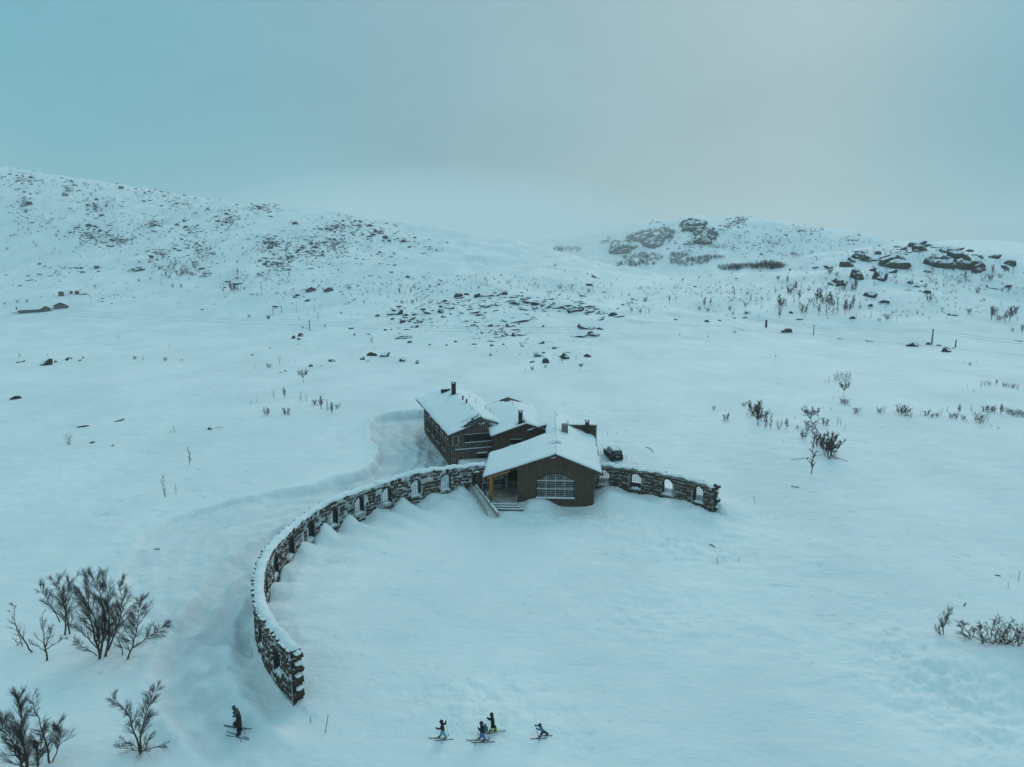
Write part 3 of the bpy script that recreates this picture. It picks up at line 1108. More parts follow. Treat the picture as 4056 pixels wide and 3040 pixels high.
def window(parent, cx, y, z0, z1, w, lights, face=-1, axis='x', frame='frame', sill=True, glass='glass'):
    """window in a wall whose outside looks to -y (axis x) or to -x (axis y)"""
    def P(a, out, z):
        return (a, y + face * out, z) if axis == 'x' else (y + face * out, a, z)

    def bx(mb, a0, a1, o0, o1, zz0, zz1):
        p, q = P(a0, o0, zz0), P(a1, o1, zz1)
        mb.lohi([min(i, j) for i, j in zip(p, q)], [max(i, j) for i, j in zip(p, q)])
    f = MB()
    bx(f, cx - w / 2 - .07, cx - w / 2, -.05, .07, z0 - .07, z1 + .07)
    bx(f, cx + w / 2, cx + w / 2 + .07, -.05, .07, z0 - .07, z1 + .07)
    bx(f, cx - w / 2, cx + w / 2, -.05, .07, z1, z1 + .07)
    bx(f, cx - w / 2, cx + w / 2, -.05, .07, z0 - .07, z0)
    fo = f.build('window', M[frame], parent)
    for i in range(lights):
        a0 = cx - w / 2 + w * i / lights
        p = MB()
        bx(p, a0 + (.03 if i else 0), a0 + w / lights - (.03 if i < lights - 1 else 0), -.02, .012, z0, z1)
        p.build('pane', M[glass], fo)
        if i:
            m = MB()
            bx(m, a0 - .03, a0 + .03, -.03, .05, z0, z1)
            m.build('mullion', M[frame], fo)
    if sill == 'wedge':
        s = MB()
        a, b, c, d = P(cx - w / 2 + .1, .012, z0), P(cx + w / 2 - .05, .012, z0), P(cx + .1, .10, z0), P(cx + .15, .012, z0 + .34)
        s.add([a, b, c, d], [(0, 1, 2), (0, 2, 3), (2, 1, 3), (0, 3, 1)])
        s.build('sill_snow', M['snow'], fo)
    elif sill:
        s = MB()
        bx(s, cx - w / 2 - .12, cx + w / 2 + .12, .07, .24, z0 - .10, z0 - .01)
        s.build('sill_snow', M['snow'], fo)
        s = MB()
        bx(s, cx - w / 2 - .1, cx + w / 2 + .1, .07, .14, z1 + .07, z1 + .12)
        s.build('lintel_snow', M['snow'], fo)
    return fo


# ---- front hall
def build_hall():
    root = tag(empty('lodge_hall', HALL_O, HALL_A), 'front gabled lodge hall with big arched window and open timber porch at left', 'building')
    SR, SL = 0.41, 0.35
    ZR = 7.25

    def deck(s):
        return ZR - (SR * s if s > 0 else -SL * s)
    T_END = 26.0
    # walls
    wl = MB()
    wl.prism([(-5.35, -1.2), (5.35, -1.2), (5.35, deck(5.35) - .26), (0, ZR - .26), (-5.35, deck(-5.35) - .26)], 0, 0.25)
    wl.build('front_wall', M['wood'], root)
    wl = MB()
    wl.lohi((5.10, 0.25, -1.2), (5.35, T_END, deck(5.35) - .27))
    wl.build('side_wall', M['wood'], root)
    wl = MB()
    wl.lohi((-5.35, 0.25, -1.2), (-5.10, 11.4, deck(-5.35) - .27))
    wl.lohi((-5.1, 11.15, -1.2), (-1.3, 11.4, 5.6))
    wl.lohi((-1.5, 11.4, -1.2), (-1.25, 18, 6.2))
    wl.build('side_wall', M['wood'], root)
    wl = MB()
    wl.prism([(-4.2, -1.2), (5.1, -1.2), (5.1, deck(5.1) - .28), (0, ZR - .28), (-4.2, deck(-4.2) - .28)], T_END - .3, T_END - .05)
    wl.build('rear_wall', M['wood'], root)
    # arched window
    WH, Z0, ZS, ZC = 2.62, 0.85, 3.25, 4.32

    def arch(s):
        t = min(1, abs(s) / WH)
        # segment of a circle
        rise = ZC - ZS
        rad_ = (WH * WH + rise * rise) / (2 * rise)
        return ZS + math.sqrt(max(0, rad_ * rad_ - s * s)) - (rad_ - rise) if t < 1 else ZS
    bt = gable_battens(-5.35, 5.35, -0.6, lambda s: deck(s) - .30, 0, [(-WH, WH, Z0 - .1, lambda s: arch(s) + .1)], 0.27)
    bt.build('cladding_battens', M['batten'], root, kind='stuff')
    bs = MB()
    y = 0.3
    while y < T_END - .4:
        bs.lohi((5.35, y, -0.6), (5.395, y + .055, deck(5.35) - .32))
        y += 0.3
    bs.build('cladding_battens', M['batten'], root, kind='stuff')
    fr = MB()
    npt = 16
    pts = [(-WH, Z0)] + [(-WH + 2 * WH * i / npt, arch(-WH + 2 * WH * i / npt)) for i in range(npt + 1)] + [(WH, Z0)]
    for (a, b), (c, d) in zip(pts, pts[1:] + pts[:1]):
        L = math.hypot(c - a, d - b)
        fr.box(((a + c) / 2, -0.03, (b + d) / 2), (L + .05, 0.14, 0.09), mat=Matrix.Rotation(-math.atan2(d - b, c - a), 3, 'Y'))
    win = fr.build('arched_window', M['frame'], root)
    xs = [-WH, -WH * .5, 0, WH * .5, WH]
    zs = [Z0, 2.05, ZS, ZC]
    for i in range(4):
        for j in range(3):
            p = MB()
            a, b = xs[i] + .04, xs[i + 1] - .04
            if j < 2:
                poly = [(a, zs[j] + .04), (b, zs[j] + .04), (b, zs[j + 1] - .04), (a, zs[j + 1] - .04)]
            else:
                k = 5
                poly = [(a, ZS + .04), (b, ZS + .04)] + [(b + (a - b) * q / k, max(ZS + .05, arch(b + (a - b) * q / k) - .03)) for q in range(k + 1)]
            p.prism(poly, -.012, .012)
            p.build('pane', M['glass_pale'], win)
    g = MB()
    for x in xs[1:-1]:
        g.lohi((x - .032, -.06, Z0), (x + .032, .02, arch(x)))
    for z in zs[1:-1]:
        g.lohi((-WH, -.065, z - .032), (WH, .02, z + .032))
    g.build('mullion', M['pale'], win)
    g = MB()
    x = -WH + .16
    while x < WH - .05:
        g.lohi((x - .025, -.05, Z0), (x + .025, -.014, arch(x) - .02))
        x += 0.305
    z = Z0 + .22
    while z < ZC - .15:
        hw = WH if z < ZS else max(.2, math.sqrt(max(0, 1 - (z - ZS) / (ZC - ZS))) * WH)
        g.lohi((-hw, -.055, z - .028), (hw, -.016, z + .028))
        z += 0.30
    g.build('glazing_bars', M['lattice'], win, kind='stuff')
    s = MB()
    s.lohi((-WH - .12, -.34, Z0 - .16), (WH + .12, -.04, Z0 - .03))
    s.build('sill', M['pale'], win)
    for z in zs[1:-1]:
        s = MB()
        s.lohi((-WH, -.11, z + .033), (WH, -.066, z + .075))
        s.build('ledge_snow', M['snow'], win)
    s = MB()
    s.lohi((-WH - .1, -.33, Z0 - .028), (WH + .1, -.07, Z0 + .05))
    s.build('sill_snow', M['snow'], win)
    # roof
    rf = MB()
    roof_panel(rf, 0, 6.6, -0.55, T_END, deck)
    roof_panel(rf, -10.25, 0, -0.55, 11.6, deck)
    roof_panel(rf, -1.5, 0, 11.6, 18, deck)
    roof_panel(rf, -4.6, 0, 18, T_END, deck)
    roof = rf.build('roof', M['roof'], root)
    snow_blanket(roof, 0, 6.5, -0.5, T_END - .05, deck, 0.26, [(0.3, 5.4, .5, .6, 1.2), (0.2, 22.5, .35, .9, 1.1), (6.6, 24.5, 1.2, 1.5, .0)], 201)
    snow_blanket(roof, -10.2, 0, -0.5, 11.55, deck, 0.26, [(-0.4, 5.2, .6, .5, 1.2), (-0.2, -.6, .9, .35, 1.2)], 202)
    snow_blanket(roof, -1.45, 0, 11.55, 18, deck, 0.26, [(-.2, 13, .35, .5, 1.1)], 203)
    snow_blanket(roof, -4.55, 0, 18, T_END - .05, deck, 0.26, [(-.2, 25.3, .6, .5, 1.2)], 204)
    fa = MB()
    for s0, s1 in ((0, 6.6), (0, -6.35)):
        a, b = deck(s0), deck(s1)
        fa.add([(s0, -.60, a + .03), (s1, -.60, b + .03), (s1, -.60, b - .30), (s0, -.60, a - .30), (s0, -.552, a + .03), (s1, -.552, b + .03), (s1, -.552, b - .30), (s0, -.552, a - .30)],
               [(0, 1, 2, 3), (4, 7, 6, 5), (0, 4, 5, 1), (3, 2, 6, 7), (1, 5, 6, 2), (0, 3, 7, 4)])
    fa.build('bargeboard', M['fascia'], root)
    # porch edge: set forward, pine underside
    fb = MB()
    s0, s1 = -6.40, -10.25
    a, b = deck(s0), deck(s1)
    fb.add([(s0, -.72, a + .07), (s1, -.72, b + .07), (s1, -.72, b - .12), (s0, -.72, a - .12), (s0, -.555, a + .07), (s1, -.555, b + .07), (s1, -.555, b - .12), (s0, -.555, a - .12)],
           [(0, 1, 2, 3), (4, 7, 6, 5), (0, 4, 5, 1), (3, 2, 6, 7), (1, 5, 6, 2), (0, 3, 7, 4)])
    fb.build('porch_bargeboard', M['fascia'], root)
    rb = MB()
    rb.add([(s0, -.66, a - .12), (s1 + .7, -.66, b + .7 * SL - .12), (s1 + .7, -.66, b + .7 * SL - .36), (s0, -.66, a - .36), (s0, -.50, a - .12), (s1 + .7, -.50, b + .7 * SL - .12), (s1 + .7, -.50, b + .7 * SL - .36), (s0, -.50, a - .36)],
           [(0, 1, 2, 3), (4, 7, 6, 5), (0, 4, 5, 1), (3, 2, 6, 7), (1, 5, 6, 2), (0, 3, 7, 4)])
    rb.build('porch_rafter', M['orange'], root)
    bm = MB()
    bm.lohi((-9.25, -.45, deck(-9.1) - .58), (-8.95, 11.2, deck(-9.1) - .26))
    bm.build('porch_beam', M['orange'], root)
    for yy in (-0.1, 3.4, 7.0, 10.6):
        p = MB()
        p.lohi((-9.28, yy - .17, 0.35), (-8.94, yy + .17, deck(-9.1) - .58))
        p.build('porch_post', M['orange'], root)
    pw = MB()
    pw.lohi((-9.0, 8.2, -.5), (-5.36, 8.4, deck(-9.0) - .3))
    pw.build('porch_back_wall', M['wood'], root)
    dk = MB()
    dk.lohi((-9.6, -1.35, -0.7), (-5.36, 11.0, 0.42))
    dk.build('porch_floor', M['deck'], root)
    dw = MB()
    dw.lohi((-5.41, 3.4, .44), (-5.352, 5.6, 2.7))
    d = dw.build('door', M['frame'], root)
    dw = MB()
    dw.lohi((-5.43, 3.6, .9), (-5.412, 4.4, 2.5))
    dw.lohi((-5.43, 4.6, .9), (-5.412, 5.4, 2.5))
    dw.build('pane', M['glass'], d)
    st = MB()
    st.lohi((-5.5, -1.33, .42), (-5.36, -.05, 1.15))
    st.build('stub_wall', M['concrete'], root)
    # steps in front of the porch
    for i in range(3):
        q = MB()
        zt = 0.28 - 0.16 * i
        rn = .52
        w1 = -5.35 + .45 * i
        q.lohi((-9.3, -1.35 - rn * (i + 1), -0.8), (w1, -1.36 - rn * i, zt))
        so = q.build('step', M['concrete'], root)
        q = MB()
        q.lohi((-9.3, -1.39 - rn * (i + 1), zt - .13), (w1 + .02, -1.352 - rn * (i + 1), zt + .015))
        q.build('step_riser', M['fascia'], so)
        q = MB()
        q.lohi((-9.28, -1.35 - rn * (i + 1) + .03, zt + .002), (w1 - .02, -1.37 - rn * i, zt + .05))
        q.build('step_snow', M['snow'], so)
    # ducts and stacks on the roof
    def duct(x, y, w, z0, z1, mat='grey_metal', nm='roof_duct'):
        q = MB()
        q.lohi((x - w / 2, y - w / 2, z0), (x + w / 2, y + w / 2, z1))
        q.lohi((x - w * .44, y - w * .44, z1), (x + w * .44, y + w * .44, z1 + .12))
        o = q.build(nm, M[mat], root)
        return o
    duct(1.5, 13.2, 1.0, 5.6, 8.05)
    # technical block rising out of the right slope near the rear
    bl = MB()
    bl.lohi((2.3, 18.5, -1), (6.75, 21.6, 6.55))
    blk = bl.build('rear_block', M['wood'], root)
    bl = MB()
    bl.lohi((2.15, 18.35, 6.55), (6.9, 21.7, 6.66))
    bl.build('block_roof', M['fascia'], blk)
    bl = MB()
    bl.lohi((2.2, 18.42, 6.66), (6.85, 21.65, 6.82))
    bl.build('block_snow', M['snow'], blk)
    bb = MB()
    xx = 2.4
    while xx < 6.7:
        bb.lohi((xx, 18.455, 3), (xx + .05, 18.5, 6.53))
        xx += .3
    bb.build('cladding_battens', M['batten'], blk, kind='stuff')
    chimney(root, 5.25, 18.1, 4.6, 7.2, .62)
    dp = MB()
    dp.path([(6.82, 18.4, 6.5), (6.82, 18.4, 0)], [.05, .05], 6)
    dp.build('downpipe', M['grey_metal'], blk)
    # drift heaped between the roofs
    dr = MB()
    vs_, n = [], 10
    for i in range(n + 1):
        for j in range(n + 1):
            x, yv = -5.8 + 6.2 * i / n, 11.3 + 3.2 * j / n
            e = math.sin(math.pi * j / n) ** .5 * min(1, i / 2)
            base = deck(x) - .25 - .9 * (j / n) * (1 - i / n)
            vs_.append((x, yv, base + .35 * e + .12 * wn(x, yv, .9, 44)))
    dr.add(vs_, [(i * (n + 1) + j, (i + 1) * (n + 1) + j, (i + 1) * (n + 1) + j + 1, i * (n + 1) + j + 1) for i in range(n) for j in range(n)])
    dr.build('valley_drift', M['snow'], root, smooth=True)
    # gutter and downpipe at the front right corner
    dp = MB()
    dp.path([(6.55, -.35, deck(6.55) - .3), (6.1, -.3, deck(6.55) - .42), (5.5, -.12, 4.0), (5.44, -.08, 3.7), (5.44, -.08, 0)], [.045] * 5, 6)
    dp.build('downpipe', M['grey_metal'], root)
    return root


# ---- middle gable
def build_middle():
    root = tag(empty('lodge_middle', (2.25, 115.3, 0), R(8.5)), 'middle gabled wing of the lodge with small window and chimney near its front ridge', 'building')
    SL, SR, ZR = 0.335, 0.36, 7.0

    def deck(s):
        return ZR - (SR * s if s > 0 else -SL * s)
    L = 20.5
    wl = MB()
    wl.prism([(-5.0, -1.2), (4.2, -1.2), (4.2, deck(4.2) - .26), (0, ZR - .26), (-5.0, deck(-5.0) - .26)], 0, .25)
    wl.build('front_wall', M['wood'], root)
    wl = MB()
    wl.lohi((-5.0, .25, -1.2), (-4.75, L - .4, deck(-5) - .27))
    wl.build('side_wall', M['wood'], root)
    wl = MB()
    wl.prism([(-5.0, -1.2), (4.2, -1.2), (4.2, deck(4.2) - .26), (0, ZR - .26), (-5.0, deck(-5.0) - .26)], L - .4, L - .2)
    wl.build('rear_wall', M['wood'], root)
    b = gable_battens(-5.0, 4.2, -.6, lambda s: deck(s) - .3, 0, [(-2.75, -.55, 3.35, 4.35)], .3)
    b.build('cladding_battens', M['batten'], root, kind='stuff')
    window(root, -1.65, 0, 3.45, 4.25, 2.0, 4)
    rf = MB()
    roof_panel(rf, -5.75, 0, -.5, L, deck)
    roof_panel(rf, 0, 4.55, -.5, L, deck)
    roof = rf.build('roof', M['roof'], root)
    snow_blanket(roof, -5.7, 0, -.45, L - .05, deck, .27, [(-.5, 1.0, 1.1, .9, 1.15), (-.6, 19.2, 1.3, 2.4, 1.5), (-2.6, 20.2, 3.0, .9, 1.6)], 211)
    snow_blanket(roof, 0, 4.5, -.45, L - .05, deck, .27, [(.2, .6, .5, .5, 1.15), (.9, 18.4, 2.0, 1.7, 1.5), (2.6, 20.1, 3.2, .8, 1.6)], 212)
    fa = MB()
    for s1 in (-5.75, 4.55):
        a, c = deck(0), deck(s1)
        fa.add([(0, -.55, a + .03), (s1, -.55, c + .03), (s1, -.55, c - .28), (0, -.55, a - .28), (0, -.502, a + .03), (s1, -.502, c + .03), (s1, -.502, c - .28), (0, -.502, a - .28)],
               [(0, 1, 2, 3), (4, 7, 6, 5), (0, 4, 5, 1), (3, 2, 6, 7), (1, 5, 6, 2), (0, 3, 7, 4)])
    fa.build('bargeboard', M['fascia'], root)
    chimney(root, -.75, .75, 6.3, 8.55, .62)
    dp = MB()
    dp.path([(-5.5, -.3, deck(-5.6) - .2), (-4.85, -.12, 4.3), (-4.8, -.1, 4.0), (-4.8, -.1, 0)], [.045] * 4, 6)
    dp.build('downpipe', M['grey_metal'], root)
    return root


# ---- long two-storey wing
def build_wing():
    root = tag(empty('lodge_wing', WING_O, WING_A), 'long two-storey lodge wing at the left with rows of windows down its side', 'building')
    W, L, ZE, ZR = 11.6, 23.5, 4.75, 6.75
    mid = W / 2
    sl = (ZR - ZE) / mid

    def deck(s):
        return ZR - sl * abs(s - mid)
    wl = MB()
    wl.prism([(0, -1.2), (W, -1.2), (W, ZE - .26), (mid, ZR - .26), (0, ZE - .26)], 0, .25)
    wl.build('front_wall', M['wood'], root)
    wl = MB()
    wl.lohi((0, .25, -1.2), (.25, L, ZE - .27))
    wl.build('side_wall', M['wood'], root)
    wl = MB()
    wl.lohi((W - .25, .25, -1.2), (W, L, ZE - .27))
    wl.build('side_wall', M['wood'], root)
    wl = MB()
    wl.prism([(.25, -1.2), (W - .25, -1.2), (W - .25, ZE - .28), (mid, ZR - .28), (.25, ZE - .28)], L - .25, L)
    wl.build('rear_wall', M['wood'], root)
    holes = [(2.2, 7.1, 2.95, 4.45), (4.5, 6.1, -.7, 1.0), (0, 2.0e-9, 0, 0)]
    b = gable_battens(0, W, -.6, lambda s: deck(s) - .3, 0, holes, .33, .07)
    b.build('cladding_battens', M['batten_frost'], root, kind='stuff')
    window(root, 4.65, 0, 3.05, 4.30, 4.4, 5)
    window(root, .75, 0, 2.7, 4.2, .85, 1, frame='pale', sill=False)
    # door with little canopy
    d = MB()
    d.lohi((4.55, -.03, -.8), (6.05, .0, .85))
    do = d.build('door', M['frame'], root)
    d = MB()
    d.lohi((4.4, -.5, .92), (6.2, -.02, .99))
    d.build('canopy', M['fascia'], do)
    d = MB()
    d.lohi((4.42, -.48, .99), (6.18, -.03, 1.12))
    d.build('canopy_snow', M['snow'], do)
    # ledge with snow across the gable
    d = MB()
    d.lohi((.6, -.30, 1.78), (W - .2, -.046, 1.86))
    lo = d.build('gable_ledge', M['fascia'], root)
    d = MB()
    d.lohi((.62, -.28, 1.86), (W - .22, -.047, 1.97))
    d.build('ledge_snow', M['snow'], lo)
    # side battens, storey band, downpipes
    bs = MB()
    y = .3
    while y < L - .1:
        bs.lohi((-.04, y, -.6), (0, y + .05, ZE - .32))
        y += .36
    bs.build('cladding_battens', M['batten'], root, kind='stuff')
    bd = MB()
    bd.lohi((-.09, .1, 2.28), (-.041, L - .1, 2.36))
    bo = bd.build('storey_band', M['fascia'], root)
    bd = MB()
    bd.lohi((-.088, .12, 2.36), (-.07, L - .12, 2.375))
    bd.build('band_snow', M['snow'], bo)
    ups = [2.6, 4.0, 6.6, 8.0, 10.6, 12.1, 14.2, 15.6, 18.2, 19.6, 21.6]
    for y in ups:
        window(root, y, 0, 2.95, 3.95, .8, 1, axis='y', sill='wedge')
    for y in [5.3, 7.0, 10.2, 11.8, 14.5, 16.0, 19.2, 20.9]:
        window(root, y, 0, .25, 1.75, .9, 1, axis='y', sill='wedge')
    for y in (.1, 8.9, 13.2, 17.2, 23.3):
        p = MB()
        p.path([(-.12, y, ZE - .2), (-.12, y, -.7)], [.05, .05], 6)
        p.build('downpipe', M['metal'], root)
    # roof, carried on past the rear wall as an open shelter
    LR = L + 6.4
    rf = MB()
    roof_panel(rf, -.6, mid, -.55, LR, deck)
    roof_panel(rf, mid, W + .6, -.55, LR, deck)
    roof = rf.build('roof', M['roof'], root)
    for s, y in ((W - .15, LR - .5), (W - .15, LR - 3.4), (2.4, LR - .5), (2.4, LR - 3.4)):
        p = MB()
        p.lohi((s - .12, y - .12, -1), (s + .12, y + .12, deck(s) - .24))
        p.build('shelter_post', M['wood'], root)

    def dk(s):
        return deck(s + mid)
    sn = snow_blanket(roof, -mid - .55, 0, -.5, LR - .05, dk, .27, [(-1.1, 1.2, 2.6, 2.3, 1.5), (-.3, 21.5, .9, .9, 1.3), (-.25, 12.5, .7, .45, 1.1), (-.1, 7.6, .45, .4, 1.1), (-.3, 24.0, .6, .5, 1.1)], 221)
    sn.location.x = mid
    sn = snow_blanket(roof, 0, mid + .55, -.5, LR - .05, dk, .27, [(1.0, .1, 2.4, .9, 1.3), (.2, 21.5, .9, .8, 1.2), (3.2, 0, 1.6, .4, 1.1)], 222)
    sn.location.x = mid
    fa = MB()
    for s1 in (-.6, W + .6):
        a, c = deck(mid), deck(s1)
        fa.add([(mid, -.60, a + .03), (s1, -.60, c + .03), (s1, -.60, c - .28), (mid, -.60, a - .28), (mid, -.552, a + .03), (s1, -.552, c + .03), (s1, -.552, c - .28), (mid, -.552, a - .28)],
               [(0, 1, 2, 3), (4, 7, 6, 5), (0, 4, 5, 1), (3, 2, 6, 7), (1, 5, 6, 2), (0, 3, 7, 4)])
    fa.build('bargeboard', M['fascia'], root)
    chimney(root, mid - .35, 21.3, 6.0, 8.9, .75)
    q = MB()
    q.lohi((mid - 2.0, 25.2, 5.5), (mid - .2, 25.6, 7.15))
    o = q.build('roof_hatch', M['roof'], root)
    q = MB()
    q.lohi((mid - 2.02, 25.18, 7.15), (mid - .18, 25.62, 7.28))
    q.build('hatch_snow', M['snow'], o)
    for y in (15.2, 12.2):
        p = MB()
        p.tube((mid, y, 6.6), (mid, y, 7.5), .14, .14, 8)
        p.tube((mid, y, 7.5), (mid, y, 7.75), .24, .1, 8)
        p.build('vent_pipe', M['roof'], root)
    for i, (s, y) in enumerate(((8.4, 20.5), (8.6, 16.4), (9.0, 10.8), (9.3, 8.8))):
        p = MB()
        p.tube((s, y, deck(s) - .1), (s, y, deck(s) + 1.0), .035, .035, 6)
        p.build('roof_rod', M['metal'], root)
    return root


build_hall()
build_middle()
build_wing()


# ---- ramp to the passage
M['ramp'] = plain('trodden_snow_on_ramp', (0.56, 0.54, 0.51), 0.9, 0.25, 1.2, bump=0.03)


def build_ramp():
    root = tag(empty('entrance_ramp', (0, 0, 0)), 'concrete ramp with steel railings climbing to the arched passage beside the porch', 'ramp')
    a0, a1 = at_z(1838, 1902, 1.0), at_z(1930, 2052, 0.05)      # left rail line: top, foot
    b0, b1 = at_z(1882, 1928, 1.0), at_z(1968, 2048, 0.15)      # right kerb line
    mb = MB()
    mb.add([a0, b0, b1, a1, a0 - Vector((0, 0, 1.6)), b0 - Vector((0, 0, 1.6)), b1 - Vector((0, 0, 1)), a1 - Vector((0, 0, 1))],
           [(0, 3, 2, 1), (4, 5, 6, 7), (0, 1, 5, 4), (1, 2, 6, 5), (2, 3, 7, 6), (3, 0, 4, 7)])
    mb.build('ramp_slab', M['ramp'], root)
    # kerb wall with snow on it
    d = (b1 - b0)
    n = Vector((d.y, -d.x, 0)).normalized() * -0.3
    up = Vector((0, 0, 1))
    k = MB()
    q = [b0, b1, b1 + n, b0 + n]
    k.add([p - up * 1.6 for p in q] + [b0 + up * .25, b1 + up * .62, b1 + n + up * .62, b0 + n + up * .25],
          [(0, 3, 2, 1), (4, 5, 6, 7), (0, 1, 5, 4), (1, 2, 6, 5), (2, 3, 7, 6), (3, 0, 4, 7)])
    kb = k.build('kerb_wall', M['concrete'], root)
    k = MB()
    k.add([b0 + up * .252, b1 + up * .622, b1 + n + up * .622, b0 + n + up * .252, b0 + n * .25 + up * .36, b1 + n * .25 + up * .70, b1 + n * .75 + up * .70, b0 + n * .75 + up * .36],
          [(4, 5, 6, 7), (0, 1, 5, 4), (1, 2, 6, 5), (2, 3, 7, 6), (3, 0, 4, 7)])
    k.build('kerb_snow', M['snow'], kb)
    # steel rail on the left
    for z in (.35, .65, .95):
        r = MB()
        r.tube(a0 + up * z, a1 + up * z, .022, n=5)
        r.build('rail', M['metal'], root)
    for i in range(9):
        p = a0.lerp(a1, i / 8)
        r = MB()
        r.tube(p - up * .3, p + up * .97, .022, n=5)
        r.build('baluster', M['metal'], root)
    # railing posts along the kerb
    for i in range(4):
        p = b0.lerp(b1, -.08 + i * .255) + n * .5
        r = MB()
        r.lohi((p.x - .09, p.y - .09, p.z), (p.x + .09, p.y + .09, p.z + 1.25))
        r.lohi((p.x - .13, p.y - .13, p.z + 1.25), (p.x + .13, p.y + .13, p.z + 1.38))
        r.build('rail_post', M['pole'], root)
        if i < 3:
            p2 = b0.lerp(b1, -.08 + (i + 1) * .255) + n * .5
            for z in (.55, .9):
                r = MB()
                r.tube(p + up * z, p2 + up * z, .02, n=5)
                r.build('rail', M['metal'], root)


build_ramp()
# ------------------------------------------------------------------ birches
class Tree:
    def __init__(self, seed, twig_r=0.0055):
        self.r = random.Random(seed)
        self.trunk, self.crown = MB(), MB()
        self.twig_r = twig_r

    def limb(self, mb, p, d, length, r0, r1, n, segs, up, wob):
        pts, rad_ = [p.copy()], [r0]
        d = d.normalized()
        for i in range(segs):
            d = (d + Vector((self.r.gauss(0, wob), self.r.gauss(0, wob), self.r.gauss(0, wob) + up))).normalized()
            p = p + d * (length / segs)
            pts.append(p.copy())
            rad_.append(r0 + (r1 - r0) * (i + 1) / segs)
        mb.path(pts, rad_, n)
        return pts, rad_, d

    def side(self, d, ang):
        a = d.orthogonal().normalized()
        b = d.cross(a).normalized()
        t = self.r.uniform(0, 2 * math.pi)
        return (d * math.cos(ang) + (a * math.cos(t) + b * math.sin(t)) * math.sin(ang)).normalized()

    def twigs(self, pts, rad_, count, length, level, up):
        for _ in range(count):
            f = self.r.uniform(0.05, 1.0) ** 1.15
            k = f * (len(pts) - 1)
            i = min(int(k), len(pts) - 2)
            p = pts[i].lerp(pts[i + 1], k - i)
            d = (pts[i + 1] - pts[i]).normalized()
            dd = self.side(d, self.r.uniform(0.16, 0.50))
            L = length * self.r.uniform(0.6, 1.5) * (1.15 - 0.4 * f)
            rr = max(self.twig_r, rad_[i] * 0.45)
            q, qr, _d = self.limb(self.crown, p, dd, L, rr, self.twig_r * 0.7, 3, 3 if level else 2, up * .3, 0.05)
            if level:
                self.twigs(q, qr, max(3, int(count * 0.42)), length * 0.62, level - 1, up)

    def stem(self, base, tip, r0, branches, blen, start=0.15, spread=(0.5, 1.1), tw=8, twl=0.5, up=0.09, level=1, wob=0.05, bow=0.0):
        base, tip = Vector(base), Vector(tip)
        n = 9
        pts, rad_ = [], []
        side = Vector((self.r.gauss(0, 1), self.r.gauss(0, 1), 0)) * 0.05
        for i in range(n + 1):
            f = i / n
            p = base.lerp(tip, f) + side * math.sin(f * math.pi) * (tip - base).length
            p += Vector((self.r.gauss(0, wob), self.r.gauss(0, wob), 0)) * (1 if 0 < i else 0)
            p.x += bow * (f * f - f)
            pts.append(p)
            rad_.append(r0 * .85 * (1 - f) ** 1.1 + 0.011)
        self.trunk.path(pts, rad_, 6)
        H = (tip - base).length
        for b in range(branches):
            f = start + (1 - start) * ((b + self.r.random()) / branches) ** 0.9
            k = min(f, 0.98) * n
            i = min(int(k), n - 1)
            p = pts[i].lerp(pts[i + 1], k - i)
            d = (pts[i + 1] - pts[i]).normalized()
            dd = self.side(d, self.r.uniform(*spread))
            L = blen * H * (1.15 - 0.8 * f) * self.r.uniform(0.6, 1.15)
            q, qr, _d = self.limb(self.crown, p, dd, L, rad_[i] * 0.38 + 0.005, self.twig_r, 4, 5, up * .6, 0.07)
            self.twigs(q, qr, tw, twl * (0.5 + 0.5 * (1 - f)), level, up)
        return pts


def plant(name, t, loc, label, cat, group=None, rz=0.0, sc=1.0):
    root = tag(empty(name, loc, rz), label, cat, group)
    root.scale = (sc, sc, sc)
    t.trunk.build('trunk', M['bark'], root)
    t.crown.build('crown', M['twig'], root)
    return root


def gpt(u, v):
    return hit([(u, v)])[0]


GRP = 'bare birches at the lower left'


